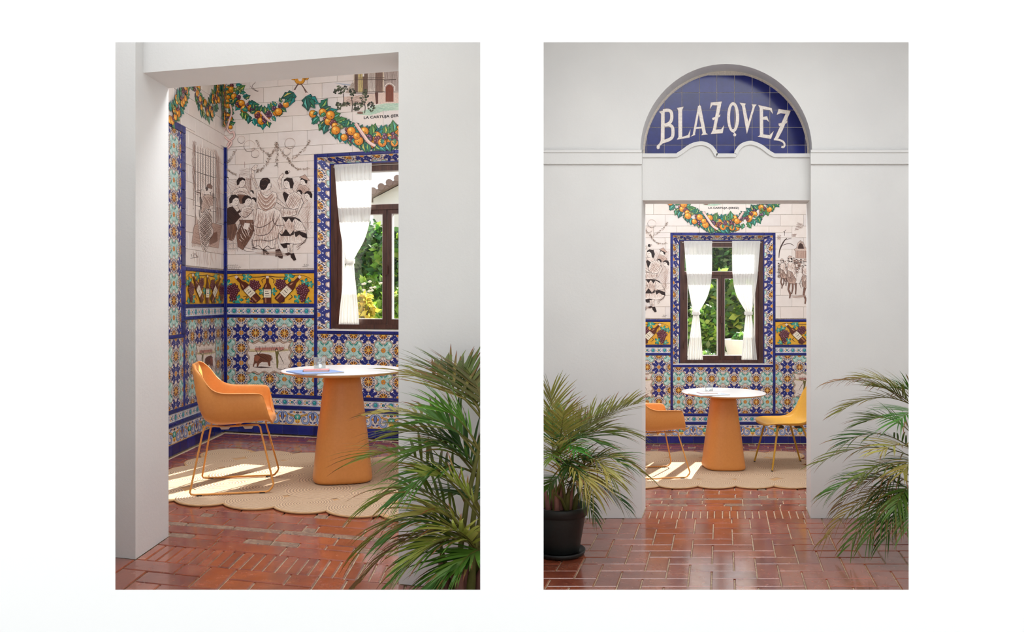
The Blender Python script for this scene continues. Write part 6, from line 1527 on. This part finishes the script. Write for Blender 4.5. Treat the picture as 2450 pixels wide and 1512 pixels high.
# ================================================================== GARDEN BEYOND THE WINDOWS
def foliage(mb, c, rad, n, ls, cols, rnd, shell=0.55):
    for k in range(n):
        while True:
            v = Vector((rnd.uniform(-1, 1), rnd.uniform(-1, 1), rnd.uniform(-1, 1)))
            if 0.05 < v.length < 1: break
        v = v.normalized() * (shell + (1 - shell) * rnd.random()) * (0.85 + 0.2 * math.sin(v.x * 9 + v.z * 7))
        p = Vector((c[0] + v.x * rad[0], c[1] + v.y * rad[1], c[2] + v.z * rad[2]))
        d = Vector((rnd.gauss(0, 1), rnd.gauss(0, 1), rnd.gauss(0.2, 0.8))).normalized(); u = d.cross(Vector((rnd.gauss(0, 1), rnd.gauss(0, 1), rnd.gauss(0, 1)))).normalized()
        L = ls * rnd.uniform(0.7, 1.3); w_ = L * 0.26; col_ = C3([max(0, min(255, x + rnd.uniform(-14, 14))) for x in rnd.choice(cols)])
        mb.add([p - d * L * 0.5, p - u * w_, p + d * L * 0.5, p + u * w_], [(0, 1, 2), (0, 2, 3)], 0, col_)
def shrub(name, base, blobs, ls, cols, label, cat, seed, group=None, trunk=True):
    rnd = random.Random(seed); root = empty(name, base); tag(root, label, cat, group); off = Vector(base)
    mb = MB()
    for (c, rad, n) in blobs: foliage(mb, Vector(c) - off, rad, n, ls, cols, rnd)
    mb.build('foliage', M['leaf'], root)
    mb = MB()
    for (c, rad, n) in blobs:
        d = Vector(c) - off
        mb.tube([(d.x * 0.1 + rnd.uniform(-0.05, 0.05), d.y * 0.1, 0.0), (d.x * 0.5, d.y * 0.5, d.z * 0.5), tuple(d)], [0.045, 0.03, 0.012], 6)
        for q in range(5): mb.tube([tuple(d * 0.8), (d.x + rad[0] * rnd.uniform(-0.7, 0.7), d.y + rad[1] * rnd.uniform(-0.7, 0.7), d.z + rad[2] * rnd.uniform(-0.2, 0.7))], [0.014, 0.005], 5)
    mb.build('branch', M['bark'], root)
    return root
GZ = -1.82
DG, MG, LG, YG = [(44, 82, 40), (62, 104, 52), (34, 66, 36), (84, 124, 62)], [(78, 122, 56), (104, 146, 70), (60, 100, 48), (130, 166, 84)], [(146, 188, 66), (170, 206, 84), (120, 166, 56), (96, 140, 50)], [(206, 196, 84), (228, 206, 96), (168, 170, 70)]
shrub('bush', (-2.15, 12.0, GZ), [(px(898, 640, 12.0), (0.55, 0.35, 0.62), 2300), (px(880, 700, 12.0), (0.5, 0.35, 0.5), 1600), (px(905, 730, 12.0), (0.55, 0.35, 0.7), 1400)], 0.16, DG + MG, 'tall dark green bush seen through the left room window', 'bush', 31)
shrub('bush', (-1.48, 11.2, GZ), [(px(952, 620, 11.2), (0.40, 0.33, 0.42), 1500), (px(950, 680, 11.2), (0.42, 0.33, 0.5), 1200)], 0.15, DG + MG + LG, 'leafy green bush right of the mullion in the left room window', 'bush', 32)
shrub('bush', (-1.33, 9.7, GZ), [(px(945, 750, 9.7), (0.26, 0.28, 0.32), 1300)], 0.10, LG, 'bright lime green low bush in the left room window', 'bush', 33)
shrub('bush', (-1.70, 9.1, GZ), [(px(868, 742, 9.1), (0.15, 0.15, 0.20), 500)], 0.09, YG, 'small yellow-leaved bush behind the left curtain hem', 'bush', 34)
b_ = shrub('bush', (-1.72, 10.4, GZ), [(px(890, 735, 10.4), (0.32, 0.3, 0.42), 1400)], 0.10, MG + LG, 'low green bush with white flowers in the left room window', 'bush', 35)
rnd = random.Random(8); mb = MB(); mb.lathe([(0.0, 0.0), (0.018, 0.006), (0.024, 0.02), (0.0, 0.03)], 7); fme = mb.mesh('flower', [M['planter']])
for k in range(16):
    c = px(rnd.uniform(868, 912), rnd.uniform(672, 712), 10.1) - Vector(b_.location); place('flower', fme, b_, tuple(c))
shrub('bush', (-3.0, 13.2, GZ), [(px(845, 640, 13.2), (0.8, 0.45, 0.9), 1500), (px(820, 720, 13.2), (0.8, 0.45, 0.8), 1200)], 0.17, DG + MG, 'broad green bush behind the left curtain', 'bush', 36)
# right garden
shrub('tree', (3.35, 14.6, GZ), [(px(1712, 645, 14.6), (0.66, 0.42, 0.6), 1900), (px(1694, 710, 14.6), (0.7, 0.42, 0.7), 1900), (px(1716, 600, 14.6), (0.30, 0.3, 0.36), 500)], 0.17, DG + MG, 'dark green tree with a pointed top in the right room window', 'tree', 41)
shrub('bush', (3.45, 13.2, GZ), [(px(1752, 720, 13.2), (0.42, 0.4, 0.55), 1600), (px(1752, 780, 13.2), (0.42, 0.4, 0.5), 1200)], 0.16, MG + LG + [(190, 200, 80)], 'green and yellow leaved bush right of the mullion in the right room window', 'bush', 42)
shrub('bush', (2.80, 12.6, GZ), [(px(1685, 795, 12.6), (0.35, 0.33, 0.45), 1700), (px(1670, 830, 12.6), (0.35, 0.3, 0.35), 900)], 0.12, LG + MG, 'pale green low bush behind the left curtain of the right window', 'bush', 43)
shrub('bush', (2.45, 13.5, GZ), [(px(1612, 740, 13.5), (0.42, 0.4, 1.0), 1600)], 0.17, DG + MG, 'dark hedge bush at the left edge of the right room window', 'bush', 44)
shrub('bush', (3.42, 12.3, GZ), [(px(1797, 830, 12.3), (0.21, 0.25, 0.34), 900)], 0.13, DG + MG, 'dark low bush behind the white planter', 'bush', 45)
shrub('bush', (4.35, 13.6, GZ), [(px(1850, 720, 13.6), (0.32, 0.36, 0.9), 1300)], 0.17, MG + DG, 'green bush behind the right curtain of the right window', 'bush', 46)
# white planters
def planter(loc, s, label):
    root = empty('planter', loc); tag(root, label, 'planter')
    mb = MB(); mb.lathe([(0, 0), (0.14 * s, 0), (0.15 * s, 0.05), (0.07 * s, 0.12), (0.07 * s, 0.5 * 1.0), (0.20 * s, 0.62), (0.25 * s, 0.80), (0.28 * s, 0.90), (0.26 * s, 0.91), (0.22 * s, 0.84), (0, 0.82)], 24); mb.build('urn', M['planter'], root)
    mb = MB(); foliage(mb, (0, 0, 0.92), (0.2 * s, 0.2 * s, 0.12 * s), 160, 0.09, MG, random.Random(3)); mb.build('foliage', M['leaf'], root)
pp = px(1776, 862, 11.6); planter((pp.x, pp.y, GZ + 0.35), 0.9, 'white urn planter beside the right curtain outside the right window')
pp = px(1688, 862, 11.2); planter((pp.x, pp.y, GZ + 0.12), 0.8, 'white urn planter below the left curtain outside the right window')
g = MB(); g.box(2.0, 4.2, 11.0, 11.9, GZ, GZ + 0.12); struct('trim_5', g, M['stone'], 'pale stone plinth under the planters')
# houses
def house(loc, w_, d_, h_, label, roof_mat, rise):
    root = empty('garden_house', loc); tag(root, label, 'building')
    mb = MB(); mb.box(0, w_, 0, d_, 0, h_); mb.add([(0, 0, h_), (w_, 0, h_ + rise), (w_, 0, h_), (0, d_, h_), (w_, d_, h_ + rise), (w_, d_, h_)], [(0, 2, 1), (3, 4, 5), (0, 1, 4, 3)]); mb.build('wall', M['house'], root)
    mb = MB(); o = 0.25; q = rise / w_
    mb.box8([(-o, -o, h_ - o * q + 0.02), (w_ + 0.3, -o, h_ + rise + 0.3 * q + 0.02), (w_ + 0.3, d_ + o, h_ + rise + 0.3 * q + 0.02), (-o, d_ + o, h_ - o * q + 0.02), (-o, -o, h_ - o * q + 0.12), (w_ + 0.3, -o, h_ + rise + 0.3 * q + 0.12), (w_ + 0.3, d_ + o, h_ + rise + 0.3 * q + 0.12), (-o, d_ + o, h_ - o * q + 0.12)]); rf = mb.build('roof', M[roof_mat], root)
    n = int(w_ / 0.19); mb = MB(); mb.tube([(0, -o - 0.02, 0), (0, d_ + o, 0)], 0.085, 10); me = mb.mesh('roof_tile', [M[roof_mat]])
    for k in range(n):
        x = -o + 0.1 + k * 0.19; place('roof_tile', me, rf, (x, 0, h_ + x * q + 0.13))
    mb = MB(); mb.box(-0.06, 0.0, -0.04, d_, h_ - 0.35, h_ - 0.1); mb.box(-0.04, w_, -0.05, 0.0, h_ - 0.3, h_ - 0.16); mb.build('cornice', M['house'], root)
    return root
hp = px(893, 715, 20); house((hp.x, 20, GZ), 5.0, 5.0, 4.22, 'whitewashed house with a grey tiled sloping roof in the left window', 'rooftile', 2.6)
# right: brown tiled roof sloping towards the viewer
root = empty('garden_house', (px(1737, 715, 17).x, 17, GZ)); tag(root, 'house with a brown tiled roof behind trees in the right window', 'building')
mb = MB(); mb.box(0.1, 5, 0.1, 4, 0, 3.15); mb.build('wall', M['house'], root)
mb = MB(); mb.box8([(0, -0.2, 2.15), (5.2, -0.2, 2.15), (5.2, 2.6, 3.05), (0, 2.6, 3.05), (0, -0.2, 2.25), (5.2, -0.2, 2.25), (5.2, 2.6, 3.15), (0, 2.6, 3.15)]); rf = mb.build('roof', M['rooftile2'], root)
mb = MB(); mb.tube([(0, -0.25, 0), (0, 2.6, 0.916)], 0.085, 10); me = mb.mesh('roof_tile', [M['rooftile2']])
for k in range(26): place('roof_tile', me, rf, (0.1 + k * 0.19, 0, 2.28))
